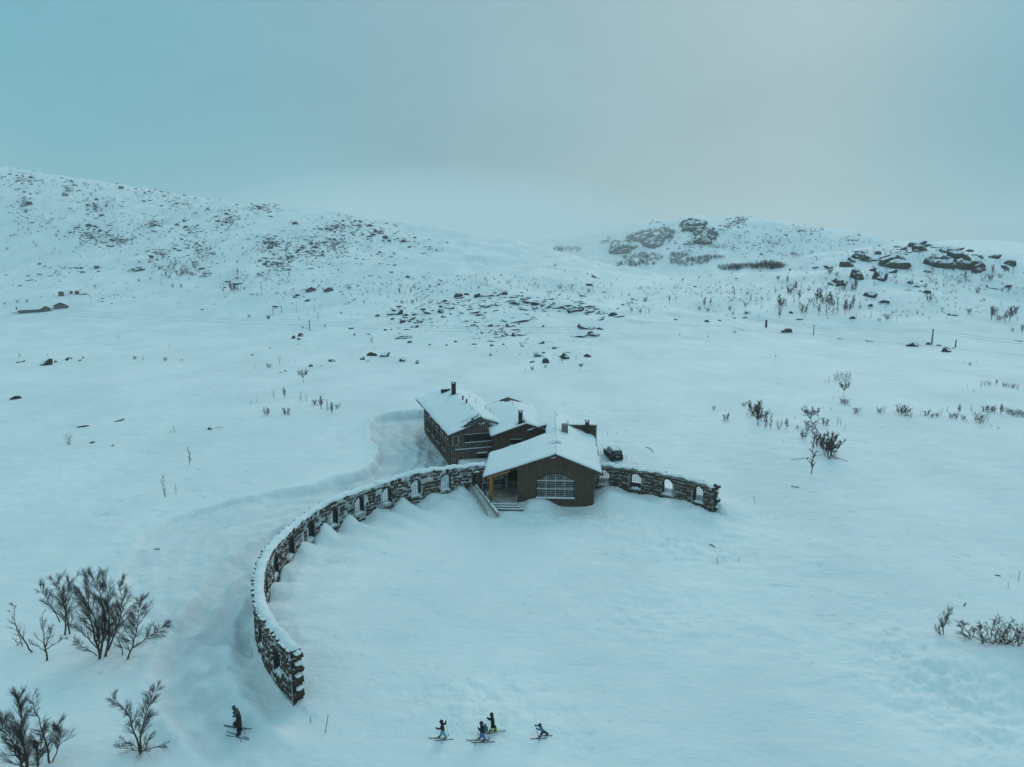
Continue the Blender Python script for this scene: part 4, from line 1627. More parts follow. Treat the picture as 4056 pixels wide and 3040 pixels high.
def near_trees():
    pts = hit([(390, 2612), (262, 2514), (502, 2613), (185, 2618), (134, 2582), (128, 3075), (200, 3024), (555, 2985), (3734, 2516), (3850, 2520), (90, 2560)])
    # 1: the big three-stemmed birch
    t = Tree(1)
    t.stem((0, 0, -.3), (.10, .2, 7.9), .14, 24, .24, .10, (.40, .85), 13, 1.0, .13)
    t.stem((.25, .5, -.3), (.95, .9, 7.5), .12, 22, .25, .12, (.40, .85), 13, 1.0, .13)
    t.stem((-.25, .7, -.3), (-.75, 1.0, 7.4), .11, 22, .25, .12, (.40, .9), 13, 1.0, .13)
    t.stem((.5, .7, .4), (2.1, .9, 6.8), .09, 20, .28, .15, (.40, .95), 12, .9, .13)
    t.stem((-.2, .5, .8), (-1.7, .9, 6.3), .08, 18, .28, .15, (.40, .95), 12, .9, .13)
    t.stem((-.1, .2, .9), (-2.3, .3, 3.6), .05, 16, .36, .15, (.5, 1.0), 9, .75, .11)
    t.stem((.3, .3, 1.0), (2.6, .4, 4.6), .05, 16, .34, .15, (.5, 1.0), 9, .75, .11)
    t.stem((-.05, -.1, .4), (-1.8, -.2, 1.9), .04, 12, .38, .15, (.5, 1.1), 8, .6, .08)
    t.stem((1.9, .6, -.2), (1.0, .8, 2.2), .05, 5, .2, .3, (.5, 1.0), 4, .3, .05)
    plant('birch_tree', t, pts[0], 'tallest many-stemmed bare birch of the clump left of the wall', 'tree', GRP)
    # 2: pair behind it
    t = Tree(2)
    t.stem((-.2, 0, -.3), (-.5, .2, 5.4), .09, 24, .40, .25, (.5, 1.0), 11, 0.85, .10)
    t.stem((.3, .1, -.3), (.8, .2, 5.2), .08, 22, .42, .25, (.5, 1.1), 11, 0.85, .10)
    t.stem((-.5, .1, 1.2), (-2.0, .2, 4.9), .05, 14, .34, .3, (.4, .9), 10, 0.70, .10)
    plant('birch_tree', t, pts[1], 'paired-stem bare birch standing just behind and left of the tallest one', 'tree', GRP)
    # 3: leaning right
    t = Tree(3)
    t.stem((0, 0, -.2), (1.7, .2, 5.5), .09, 30, .42, .10, (.6, 1.25), 13, 0.85, .07)
    t.stem((.7, .0, 1.1), (3.6, .2, 3.3), .05, 20, .36, .2, (.5, 1.1), 11, 0.70, .06)
    plant('birch_tree', t, pts[2], 'bare birch leaning right with low spreading limbs, right end of the clump', 'tree', GRP)
    # 4: sparse one
    t = Tree(4)
    t.stem((0, 0, -.2), (-.2, .1, 4.0), .09, 10, .36, .3, (.5, 1.1), 5, 0.62, .10)
    t.stem((.05, 0, 1.3), (.75, .1, 3.3), .05, 7, .3, .3, (.5, 1.0), 5, 0.54, .10)
    t.stem((.1, 0, 1.1), (1.9, .1, 2.1), .04, 6, .25, .3, (.5, 1.0), 5, 0.46, .08)
    t.stem((-.05, 0, .9), (-1.5, .1, 1.7), .035, 5, .25, .3, (.5, 1.0), 5, 0.46, .08)
    plant('birch_tree', t, pts[3], 'small sparse birch with wide bare limbs at the left of the clump', 'tree', GRP)
    t = Tree(5)
    t.stem((0, 0, -.2), (-1.4, .2, 4.6), .07, 12, .22, .15, (.4, .9), 5, 0.54, .10)
    plant('birch_tree', t, pts[4], 'thin whip-like birch leaning left beside the small sparse one', 'tree', GRP)
    t = Tree(15)
    t.stem((0, 0, -.2), (-.45, .1, 1.9), .04, 6, .25, .2, (.4, .9), 3, 0.39, .10)
    t.stem((-.35, 0, -.2), (-.9, .1, .9), .03, 3, .25, .2, (.4, .9), 3, 0.31, .10)
    plant('birch_sapling', t, pts[10], 'little twin sapling at the far left of the birch clump', 'sapling')
    # 6: lower-left corner, cut by the frame
    t = Tree(6)
    t.stem((0, 0, -.5), (-.3, .3, 6.0), .12, 24, .26, .15, (.35, .8), 15, 0.93, .12)
    t.stem((-.3, 0, -.5), (-1.7, .2, 4.2), .08, 24, .34, .2, (.4, .9), 13, 0.85, .12)
    t.stem((.3, 0, -.5), (1.0, .2, 3.4), .07, 18, .34, .2, (.4, .9), 13, 0.78, .12)
    plant('birch_tree', t, pts[5], 'dense upswept birch cut by the bottom edge at the lower left corner', 'tree', GRP)
    t = Tree(7)
    t.stem((0, 0, -.4), (-.75, .2, 5.2), .08, 20, .20, .12, (.6, 1.2), 8, 0.62, .05)
    t.stem((.05, 0, -.2), (.9, .2, 3.2), .05, 18, .30, .2, (.5, 1.0), 11, 0.70, .10)
    plant('birch_tree', t, pts[6], 'spire-like birch with a bare crooked leader beside the corner birch', 'tree', GRP)
    # 8: V-shaped
    t = Tree(8)
    t.stem((0, 0, -.2), (-1.7, .3, 4.3), .08, 20, .17, .2, (.5, 1.1), 10, 0.70, .09, bow=.5)
    t.stem((0, 0, -.1), (1.5, .3, 5.0), .085, 22, .16, .25, (.45, 1.0), 10, 0.78, .10, bow=1.6)
    for k in range(5):
        a = k * 1.3
        t.stem((0, 0, .2), (1.9 * math.cos(a), .8 * math.sin(a), .75 + .2 * (k % 2)), .03, 7, .35, .2, (.5, 1.0), 6, 0.54, .08)
    plant('birch_tree', t, pts[7], 'low birch forked into a wide V, alone near the bottom edge', 'tree', GRP)
    # right-hand bushes
    t = Tree(9)
    t.stem((0, 0, -.2), (.5, .1, 2.5), .04, 18, .34, .1, (.3, .7), 8, 0.54, .10)
    t.stem((-.1, 0, -.2), (-.05, .1, 1.8), .03, 10, .34, .1, (.3, .7), 6, 0.46, .10)
    t.stem((-.15, 0, -.4), (-.75, .1, .8), .02, 6, .3, .2, (.4, .8), 5, 0.39, .10)
    plant('birch_shrub', t, pts[8], 'small fan-shaped birch shrub left of the gnarled thicket at right', 'shrub')
    bases = [(3845, 2527, -1.2, 1.6), (3905, 2550, -.9, 1.9), (3937, 2552, .2, 2.4), (3955, 2551, 1.1, 2.2), (3972, 2556, 2.1, 1.9), (4020, 2560, 1.6, 1.6)]
    bp = hit([(u, v) for u, v, _a, _b in bases])
    t = Tree(10)
    o = bp[2]
    for (u, v, lean, hh), p in zip(bases, bp):
        q = p - o
        t.stem(q + Vector((0, 0, -.3)), q + Vector((lean, .2, hh)), .05, 20, .42, .1, (.5, 1.3), 6, .4, .05, wob=.12)
        t.stem(q + Vector((0, 0, -.3)), q + Vector((lean * .3 - .3, .3, hh * .9)), .04, 14, .42, .1, (.5, 1.3), 6, .4, .05, wob=.12)
    plant('birch_thicket', t, o, 'gnarled low birch thicket on the snow bank at the right edge', 'thicket')


near_trees()


# ---- shrubs and small trees further off: a few shapes, copied
def shrub_variant(seed, kind):
    t = Tree(seed, 0.021)
    r = t.r
    if kind == 'tree':
        t.stem((0, 0, -.3), (r.uniform(-.2, .2), 0, 1.0 * 4), .07, 20, .32, .22, (.4, .95), 5, .55, .10)
        t.stem((.1, 0, -.3), (r.uniform(.2, .9), .3, 3.4), .05, 14, .34, .25, (.4, .95), 5, .5, .10)
    elif kind == 'slim':
        t.stem((0, 0, -.3), (r.uniform(-.3, .3), 0, 4.0), .06, 16, .16, .12, (.3, .7), 4, .4, .12)
    elif kind == 'bush':
        for k in range(6):
            a = k * 1.05 + r.random()
            t.stem((.3 * math.cos(a), .3 * math.sin(a), -.3), (1.5 * math.cos(a), 1.0 * math.sin(a), r.uniform(2.0, 3.4)), .04, 9, .34, .1, (.4, 1.0), 4, .5, .08)
    elif kind == 'umbrella':
        t.stem((0, 0, -.3), (.1, 0, 2.6), .07, 4, .2, .6, (.6, 1.1), 3, .4, .05)
        for k in range(7):
            a = k * .9
            t.stem((0, 0, 1.9), (1.7 * math.cos(a), 1.3 * math.sin(a), 3.6 + .4 * r.random()), .04, 8, .34, .2, (.4, 1.0), 4, .5, .06)
    elif kind == 'sparse':
        t.stem((0, 0, -.3), (.3, 0, 4.0), .06, 6, .3, .3, (.4, .9), 1, .4, .08, level=0)
        t.stem((0, 0, .3), (-.7, .1, 3.8), .05, 5, .3, .3, (.4, .9), 1, .4, .08, level=0)
    elif kind == 'tuft':
        for k in range(7):
            a = k * .9
            t.stem((.25 * math.cos(a), .2 * math.sin(a), -.3), (1.2 * math.cos(a), .8 * math.sin(a), r.uniform(2.6, 4)), .05, 3, .3, .3, (.3, .7), 2, .5, .08, level=0)
    return t.trunk.mesh('trunk', M['bark']), t.crown.mesh('crown', M['twig'])


VAR = {k: [shrub_variant(300 + i * 10 + j, k) for j in range(2)] for i, k in enumerate(('tree', 'slim', 'bush', 'umbrella', 'sparse', 'tuft'))}
_rs = random.Random(5)
_ORD = ['first', 'second', 'third', 'fourth', 'fifth', 'sixth', 'seventh', 'eighth', 'ninth', 'tenth']


def ordinal(i):
    n = i + 1
    return _ORD[i] if i < 10 else '%d%s' % (n, 'th' if 10 < n % 100 < 14 else {1: 'st', 2: 'nd', 3: 'rd'}.get(n % 10, 'th'))


def label_rows(objs, what, rows=('back', 'middle', 'front')):
    """objs: (object, u, v) - name each by its place in its row of the group"""
    if len(objs) <= 14:
        rows = ('',)
    elif len(objs) <= 32:
        rows = (rows[0], rows[-1])
    objs = sorted(objs, key=lambda q: q[2])
    n = len(rows)
    for k, row in enumerate(rows):
        part = sorted(objs[k * len(objs) // n:(k + 1) * len(objs) // n], key=lambda q: q[1])
        for i, q in enumerate(part):
            q[0]['label'] = ordinal(i) + ' from left' + (' in the %s row' % row if row else '') + ' of ' + what



def put_shrubs(items, label, group, name, cat):
    """items: (u, v of the foot, height in photo pixels, kind)"""
    pts = hit([(i[0], i[1]) for i in items])
    made = []
    for (u, v, hpx, kind), p in zip(items, pts):
        if p is None:
            continue
        D = math.sqrt(p.x ** 2 + p.y ** 2 + (CAM_H - p.z) ** 2)
        hm = hpx * D / FPX / 4.0 * (1.15 if kind in ('bush', 'umbrella') else 1.0)
        tm, cm = _rs.choice(VAR[kind])
        root = tag(empty(name, p, _rs.uniform(0, 6.28)), label, cat, group)
        root.scale = (hm * _rs.uniform(.85, 1.2), hm * _rs.uniform(.85, 1.2), hm)
        for nm, me in (('trunk', tm), ('crown', cm)):
            o = bpy.data.objects.new(nm, me)
            o.parent = root
            COL.objects.link(o)
        made.append((root, u, v))
    if group:
        label_rows(made, label)


def zl(x, y):
    return x / 1.58, 1300 + y / 1.58


def zr(x, y):
    return 3000 + x / 2.0947, 1400 + y / 2.0947


def zk(x, y):
    return 3000 + x / 2.0947, 850 + y / 2.0947


def zc(x, y):
    return 1000 + x / 1.58, 1050 + y / 1.58


def zh(x, y):
    return x / 1.58, 600 + y / 1.58


def zn(x, y):
    return x, y


def zf(x, y):
    return 2100 + x / 1.58, 800 + y / 1.58


put_shrubs([(*zl(x, y), h, k) for x, y, h, k in ((435, 727, 42, 'tuft'),)], 'tufted shrub alone in the snow at the far left, level with the lodge', None, 'birch_shrub', 'shrub')
put_shrubs([(*zl(x, y), h, k) for x, y, h, k in ((1185, 857, 62, 'slim'),)], 'single slim upright shrub left of the lodge in open snow', None, 'birch_shrub', 'shrub')
put_shrubs([(*zl(x, y), h, k) for x, y, h, k in ((1032, 1058, 84, 'sparse'),)], 'sparse twin-stemmed sapling left of the curved wall', None, 'birch_sapling', 'sapling')
put_shrubs([(*zl(x, y), h, k) for x, y, h, k in ((1102, 1037, 36, 'sparse'),)], 'short twiggy sapling just right of the sparse twin-stemmed one', None, 'birch_sapling', 'sapling')
put_shrubs([(*zl(x, y), h, k) for x, y, h, k in ((1668, 547, 34, 'bush'), (1792, 545, 36, 'bush'), (1715, 442, 38, 'sparse'), (1780, 438, 38, 'tree'), (1885, 458, 34, 'slim'), (1918, 458, 34, 'sparse'), (1970, 485, 30, 'bush'), (2012, 508, 48, 'tree'), (2050, 522, 46, 'slim'), (2080, 540, 46, 'tree'), (2110, 505, 22, 'bush'), (2128, 498, 24, 'slim'), (1606, 468, 22, 'sparse'), (1570, 480, 16, 'sparse'))],
           'the birch saplings behind and left of the lodge', 'saplings behind and left of the lodge', 'birch_sapling', 'sapling')
put_shrubs([(*zl(x, y), h, k) for x, y, h, k in ((1900, 342, 40, 'umbrella'), (1748, 232, 38, 'sparse'), (1682, 248, 20, 'bush'), (1850, 215, 16, 'sparse'), (1595, 260, 20, 'slim'), (1035, 207, 18, 'bush'), (845, 198, 16, 'bush'), (895, 203, 14, 'tuft'), (1060, 126, 16, 'slim'), (122, 182, 18, 'tuft'), (295, 180, 14, 'slim'), (1090, 656, 26, 'slim'), (1068, 655, 12, 'tuft'), (932, 775, 10, 'slim'), (740, 76, 18, 'slim'))],
           'the shrubs dotted over the left plain', 'shrubs dotted over the left plain', 'birch_shrub', 'shrub')
put_shrubs([(*zr(x, y), h, k) for x, y, h, k in ((455, 1000, 136, 'slim'),)], 'slender bare sapling standing in front of the bushy birch right of the lodge', None, 'birch_sapling', 'sapling')
put_shrubs([(*zr(x, y), h, k) for x, y, h, k in ((590, 862, 108, 'bush'),)], 'largest bushy birch right of the lodge, spreading from one foot', None, 'birch_shrub', 'shrub')
put_shrubs([(*zr(x, y), h, k) for x, y, h, k in ((430, 622, 66, 'umbrella'), (560, 598, 34, 'bush'), (385, 712, 38, 'bush'), (614, 852, 84, 'tree'), (560, 800, 70, 'bush'), (500, 770, 60, 'bush'), (440, 640, 50, 'bush'), (660, 605, 36, 'sparse'), (692, 603, 26, 'slim'), (728, 632, 18, 'sparse'), (330, 625, 14, 'bush'), (310, 545, 14, 'tuft'), (612, 470, 14, 'tuft'), (540, 455, 10, 'tuft'), (215, 745, 18, 'sparse'), (498, 540, 36, 'slim'), (655, 745, 38, 'sparse'))],
           'the bushes round the right bushy birch', 'bushes right of the lodge', 'birch_shrub', 'shrub')
put_shrubs([(*zr(x, y), h, k) for x, y, h, k in ((712, 372, 50, 'umbrella'),)], 'umbrella-shaped small birch above a dark bush, far right of the lodge', None, 'birch_tree', 'tree')
put_shrubs([(*zr(x, y), h, k) for x, y, h, k in ((700, 420, 24, 'bush'), (735, 425, 26, 'bush'), (765, 440, 12, 'tuft'), (630, 380, 10, 'tuft'), (560, 255, 18, 'slim'), (590, 245, 28, 'sparse'), (650, 225, 34, 'tuft'), (680, 226, 40, 'tuft'), (715, 226, 38, 'tuft'), (745, 228, 36, 'tuft'), (768, 228, 34, 'slim'))],
           'the shrubs round the umbrella-shaped birch', 'shrubs round the umbrella birch', 'birch_shrub', 'shrub')
put_shrubs([(*zr(x, y), h, k) for x, y, h, k in ((5, 600, 90, 'tree'), (40, 560, 60, 'bush'), (65, 625, 52, 'slim'), (110, 630, 58, 'slim'), (118, 560, 30, 'sparse'), (178, 630, 50, 'tuft'), (235, 632, 40, 'tree'), (-40, 520, 52, 'bush'), (-70, 480, 40, 'tree'), (-110, 440, 20, 'bush'), (-360, 470, 20, 'bush'), (-260, 560, 36, 'bush'))],
           'the dark saplings right of the lodge', 'sapling row right of the lodge', 'birch_sapling', 'sapling')
_hedge = []
for x, y, h, k in ((820, 500, 28, 'bush'), (862, 500, 14, 'sparse'), (1015, 500, 26, 'bush'), (1050, 500, 30, 'sparse'), (1135, 510, 16, 'slim'), (1190, 510, 40, 'bush'), (1225, 515, 42, 'bush'), (1275, 528, 26, 'tuft'), (1350, 510, 22, 'sparse'), (1405, 520, 26, 'bush'), (1450, 532, 18, 'bush'), (1490, 530, 18, 'bush'), (1525, 520, 30, 'sparse'), (1575, 490, 20, 'slim'), (1610, 540, 22, 'bush'), (1645, 545, 24, 'bush'), (1670, 510, 34, 'tree'), (1705, 555, 20, 'bush'), (1735, 565, 12, 'tuft'), (1770, 490, 26, 'slim'), (1830, 575, 40, 'bush'), (1870, 570, 36, 'tuft'), (1912, 570, 32, 'sparse'), (1885, 485, 26, 'bush'), (1930, 488, 28, 'bush'), (1960, 490, 22, 'bush'), (2015, 510, 34, 'tree'), (2080, 505, 26, 'bush'), (2120, 520, 24, 'bush'), (2160, 522, 26, 'bush'), (2195, 525, 24, 'bush'), (1940, 610, 10, 'tuft'), (2000, 632, 12, 'tuft')):
    _hedge.append((*zr(x, y), h, k))
put_shrubs(_hedge, 'the low bush line at right edge', 'bush line at the right edge', 'birch_shrub', 'shrub')
put_shrubs([(*zr(x, y), h, k) for x, y, h, k in ((1860, 265, 18, 'tuft'), (1890, 266, 20, 'tuft'), (1920, 266, 16, 'bush'), (1985, 265, 18, 'tree'), (2050, 280, 18, 'bush'), (2085, 285, 18, 'tuft'), (2120, 292, 18, 'bush'), (2155, 298, 20, 'tuft'), (1710, 85, 14, 'slim'), (1760, 100, 12, 'bush'), (1815, 85, 12, 'slim'), (1740, 285, 14, 'slim'), (1795, 325, 12, 'tuft'), (1850, 300, 12, 'slim'), (150, 30, 8, 'bush'), (170, 255, 10, 'tuft'))],
           'the faint shrubs beyond the right-edge bushes', 'faint shrubs at the far right', 'birch_shrub', 'shrub')
_kn = []
for x, y, h, k in ((180, 790, 52, 'tree'), (200, 770, 40, 'bush'), (185, 860, 36, 'tree'), (235, 770, 30, 'slim'), (265, 660, 30, 'bush'), (300, 640, 26, 'tree'), (320, 635, 32, 'tree'), (365, 625, 28, 'slim'), (345, 720, 40, 'tree'), (300, 740, 30, 'slim'), (375, 820, 44, 'bush'), (410, 820, 26, 'slim'), (465, 775, 36, 'slim'), (495, 740, 52, 'tree'), (520, 720, 46, 'tree'), (545, 740, 40, 'bush'), (575, 840, 52, 'slim'), (590, 790, 60, 'tree'), (610, 760, 44, 'slim'), (625, 830, 52, 'slim'), (660, 825, 56, 'slim'), (505, 835, 36, 'tree'), (730, 825, 50, 'tree'), (755, 800, 36, 'bush'), (795, 770, 42, 'tree'), (850, 790, 34, 'slim'), (822, 860, 26, 'sparse'), (940, 868, 26, 'slim'), (1075, 875, 24, 'bush'), (1110, 870, 34, 'sparse'), (435, 735, 20, 'bush'), (150, 650, 18, 'slim'), (600, 495, 28, 'bush'), (250, 570, 26, 'tree'), (170, 540, 18, 'bush'), (660, 515, 20, 'bush'), (720, 620, 34, 'bush'), (740, 665, 18, 'slim'), (815, 620, 44, 'tree'), (800, 630, 30, 'bush'), (905, 555, 26, 'sparse'), (520, 545, 14, 'slim'), (475, 565, 14, 'slim'), (1240, 545, 12, 'tuft'), (1300, 410, 14, 'sparse'), (1350, 405, 12, 'slim')):
    _kn.append((*zk(x, y), h, k))
put_shrubs(_kn, 'the birches left of the right knoll', 'birches below the right rock knoll', 'birch_tree', 'tree')
_kn = []
for x, y, h, k in ((1630, 480, 24, 'tree'), (1725, 540, 26, 'tree'), (1780, 510, 20, 'slim'), (1860, 530, 18, 'sparse'), (1885, 460, 14, 'slim'), (1950, 490, 28, 'tree'), (1935, 545, 24, 'bush'), (2050, 490, 24, 'tree'), (2115, 500, 24, 'slim'), (2010, 525, 16, 'bush'), (1475, 600, 24, 'slim'), (1430, 720, 30, 'bush'), (1480, 735, 24, 'sparse'), (1340, 725, 18, 'sparse'), (1545, 595, 18, 'sparse'), (1400, 645, 12, 'tuft'), (1825, 655, 20, 'bush'), (1880, 640, 16, 'slim'), (2085, 655, 22, 'tree'), (2030, 640, 14, 'bush'), (1880, 720, 12, 'bush'), (1755, 825, 24, 'bush'), (1720, 795, 14, 'slim'), (1680, 790, 14, 'tuft'), (1640, 785, 14, 'slim'), (1935, 880, 46, 'tree'), (1960, 830, 30, 'bush'), (1985, 885, 26, 'slim'), (2010, 880, 22, 'bush'), (2060, 895, 36, 'tree'), (2095, 890, 46, 'tree'), (2115, 840, 32, 'bush'), (2140, 800, 20, 'bush'), (2155, 895, 20, 'slim'), (2020, 760, 16, 'slim'), (2160, 725, 12, 'tuft'), (2115, 970, 12, 'bush'), (2190, 985, 20, 'tree'), (1570, 865, 14, 'slim'), (1010, 885, 14, 'bush'), (1155, 890, 18, 'sparse'), (2205, 950, 18, 'bush')):
    _kn.append((*zk(x, y), h, k))
put_shrubs(_kn, 'the thin birches on the right knoll flank', 'birches on the right knoll flank', 'birch_tree', 'tree')
_c = []
for x, y, h, k in ((640, 225, 12, 'bush'), (700, 240, 14, 'bush'), (735, 242, 12, 'tuft'), (768, 245, 14, 'tuft'), (935, 245, 18, 'bush'), (965, 240, 16, 'tuft'), (1000, 240, 18, 'bush'), (1025, 235, 18, 'tree'), (1055, 235, 16, 'tuft'), (920, 185, 26, 'tree'), (955, 190, 20, 'slim'), (990, 180, 22, 'tree'), (1015, 150, 16, 'bush'), (1110, 140, 12, 'bush'), (1130, 180, 14, 'slim'), (1165, 178, 14, 'slim'), (1185, 175, 12, 'bush'), (1415, 150, 14, 'bush'), (1555, 178, 20, 'sparse'), (1590, 180, 16, 'bush'), (1700, 150, 14, 'tuft'), (1925, 150, 20, 'bush'), (2105, 175, 20, 'bush'), (1920, 195, 10, 'bush'), (1970, 200, 10, 'tuft'), (2060, 215, 10, 'tuft'), (745, 485, 30, 'tuft'), (100, 340, 18, 'bush'), (290, 345, 14, 'slim'), (315, 400, 12, 'bush'), (340, 402, 16, 'tuft'), (455, 390, 14, 'bush'), (555, 310, 12, 'bush'), (620, 320, 10, 'tuft'), (660, 320, 10, 'tuft'), (1705, 680, 24, 'sparse'), (1750, 660, 20, 'bush'), (1833, 645, 16, 'bush'), (2055, 665, 26, 'umbrella'), (2025, 590, 16, 'tuft'), (55, 165, 16, 'slim'), (140, 180, 12, 'slim'), (205, 190, 8, 'tuft')):
    _c.append((*zc(x, y), h, k))
put_shrubs(_c, 'the shrubs on the central rocky rise', 'shrubs on the central rise', 'birch_shrub', 'shrub')
_c = []
for x, y, h, k in ((1490, 780, 26, 'tree'), (1465, 775, 20, 'slim'), (1515, 780, 20, 'slim'), (1440, 870, 30, 'tree'), (1455, 875, 34, 'bush'), (1480, 870, 22, 'bush'), (1505, 865, 24, 'slim'), (1485, 822, 18, 'umbrella'), (1430, 815, 14, 'sparse'), (1395, 875, 12, 'bush'), (1530, 865, 12, 'bush'), (1010, 838, 18, 'slim'), (1080, 852, 16, 'bush'), (1133, 852, 16, 'bush'), (870, 815, 12, 'bush'), (790, 830, 12, 'slim'), (595, 852, 10, 'bush'), (1090, 718, 14, 'bush'), (1000, 740, 16, 'bush'), (1040, 790, 18, 'tree'), (1060, 795, 16, 'bush'), (1110, 785, 20, 'tree'), (1150, 770, 24, 'bush'), (1170, 775, 22, 'tree'), (1195, 775, 18, 'bush'), (1210, 720, 14, 'bush'), (950, 770, 12, 'slim'), (870, 700, 12, 'bush'), (1640, 870, 18, 'slim'), (1660, 730, 12, 'slim'), (1485, 700, 12, 'bush'), (750, 690, 10, 'slim'), (490, 655, 10, 'slim'), (460, 635, 8, 'bush'), (30, 960, 10, 'bush'), (110, 945, 10, 'bush'), (170, 945, 12, 'bush'), (45, 615, 10, 'bush'), (135, 615, 10, 'slim'), (1560, 1040, 14, 'bush'), (1680, 1050, 16, 'bush'), (1870, 1055, 16, 'slim')):
    _c.append((*zh(x, y), h, k))
put_shrubs(_c, 'the shrubs at the left hillside foot', 'shrubs at the foot of the left hillside', 'birch_shrub', 'shrub')
_c = []
for x, y, h, k in ((720, 625, 22, 'bush'), (870, 628, 26, 'tree'), (915, 640, 16, 'slim'), (1090, 660, 34, 'tree'), (1130, 650, 28, 'tree'), (1060, 680, 18, 'bush'), (1110, 688, 18, 'bush'), (1180, 660, 16, 'slim'), (1250, 680, 20, 'bush'), (1275, 595, 20, 'tree'), (1345, 655, 18, 'bush'), (1380, 625, 20, 'tree'), (1268, 705, 14, 'bush'), (1430, 730, 20, 'slim'), (1535, 575, 18, 'slim'), (1625, 565, 18, 'bush'), (690, 695, 20, 'bush'), (720, 695, 18, 'slim'), (745, 695, 26, 'tuft'), (635, 685, 18, 'bush'), (820, 680, 16, 'sparse'), (660, 640, 12, 'tuft'), (955, 495, 12, 'bush'), (1270, 540, 10, 'bush'), (1360, 580, 12, 'bush'), (1450, 615, 10, 'bush'), (430, 615, 10, 'tuft'), (250, 600, 10, 'tuft'), (935, 835, 8, 'bush'), (1110, 848, 8, 'bush'), (1280, 820, 12, 'bush')):
    _c.append((*zf(x, y), h, k))
put_shrubs(_c, 'the shrubs below the craggy far hill', 'shrubs below the craggy hill', 'birch_shrub', 'shrub')


# dark scrub woods on the far hill: too dense to count
def scrub():
    r = random.Random(77)
    uv = []
    for cx, cy, rx, ry, n in ((700, 350, 130, 26, 90), (1000, 375, 150, 26, 110), (1250, 415, 80, 16, 70), (1450, 408, 150, 15, 80), (230, 300, 90, 18, 60), (660, 390, 120, 14, 60), (930, 335, 60, 16, 35), (1130, 350, 90, 10, 40)):
        for _ in range(n):
            a, q = r.uniform(0, 6.28), math.sqrt(r.random())
            uv.append(zf(cx + rx * q * math.cos(a), cy + ry * q * math.sin(a)))
    mb = MB()
    for p in hit(uv):
        if p is None:
            continue
        for k in range(5):
            h = r.uniform(2.0, 5.0)
            q = p + Vector((r.gauss(0, 1.3), r.gauss(0, 1.3), -.3))
            tip = q + Vector((r.gauss(0, .8), r.gauss(0, .8), h))
            mb.tube(q, tip, .16, .05, 3, False)
            for _ in range(4):
                b = q.lerp(tip, r.uniform(.3, .9))
                mb.tube(b, b + Vector((r.gauss(0, .8), r.gauss(0, .8), r.uniform(.5, 1.4))), .09, .04, 3, False)
    uv = []
    for conv, cx, cy, rx, ry, n in ((zh, 1100, 740, 150, 60, 90), (zh, 1250, 640, 160, 60, 50), (zh, 600, 560, 300, 60, 60), (zh, 1700, 820, 250, 60, 60), (zh, 2000, 640, 250, 90, 60), (zh, 500, 250, 350, 70, 50),
                                   (zc, 1500, 130, 600, 50, 110), (zc, 800, 170, 350, 60, 60), (zf, 900, 560, 350, 60, 80), (zf, 1300, 600, 350, 80, 110), (zf, 300, 560, 250, 60, 50), (zf, 1500, 260, 350, 70, 90), (zf, 900, 250, 300, 50, 60),
                                   (zk, 1700, 560, 450, 90, 120), (zk, 600, 620, 450, 120, 110), (zk, 1100, 330, 300, 60, 50), (zk, 1500, 800, 500, 60, 50)):
        for _ in range(n):
            uv.append(conv(cx + rx * r.gauss(0, .6), cy + ry * r.gauss(0, .6)))
    for p in hit(uv):
        if p is None:
            continue
        k = math.sqrt(p.x ** 2 + p.y ** 2) / FPX
        for _ in range(r.randint(2, 5)):
            h = r.uniform(3, 11) * k
            q = p + Vector((r.gauss(0, 2.2) * k, r.gauss(0, 2.2) * k, -.2))
            tip = q + Vector((r.gauss(0, .25) * h, r.gauss(0, .25) * h, h))
            mb.tube(q, tip, .45 * k, .2 * k, 3, False)
            b = q.lerp(tip, r.uniform(.3, .7))
            mb.tube(b, b + Vector((r.gauss(0, .4) * h, r.gauss(0, .4) * h, .4 * h)), .3 * k, .15 * k, 3, False)
    o = mb.build('hillside_scrub', M['shrub'], kind='stuff')
    o['label'] = 'dark birch scrub along the far hills and slopes'
    o['category'] = 'scrub'


scrub()


# ------------------------------------------------------------------ rocks
def rock_shape(seed, sub=2):
    r = random.Random(seed)
    import bmesh
    bm = bmesh.new()
    bmesh.ops.create_icosphere(bm, subdivisions=sub, radius=0.5)
    cuts = [(Vector((r.gauss(0, 1), r.gauss(0, 1), r.gauss(0, .7))).normalized(), r.uniform(.20, .40)) for _ in range(8)]
    for v in bm.verts:
        for n, d in cuts:
            k = v.co.dot(n) - d
            if k > 0:
                v.co -= n * k * .95
        v.co += Vector((r.uniform(-.03, .03), r.uniform(-.03, .03), r.uniform(-.03, .03)))
    vs_ = [tuple(v.co * 1.25) for v in bm.verts]
    fs = [tuple(v.index for v in f.verts) for f in bm.faces]
    bm.free()
    return vs_, fs


ROCKS = [rock_shape(900 + i) for i in range(12)]
CHIPS = [rock_shape(950 + i, 1) for i in range(8)]
ROCK_ME = [MB().add(v, f).mesh('rock', M['rock']) for v, f in ROCKS]


def explicit(items, conv, k):
    return [(*conv(x, y), w / k, h / k) for x, y, w, h in items]


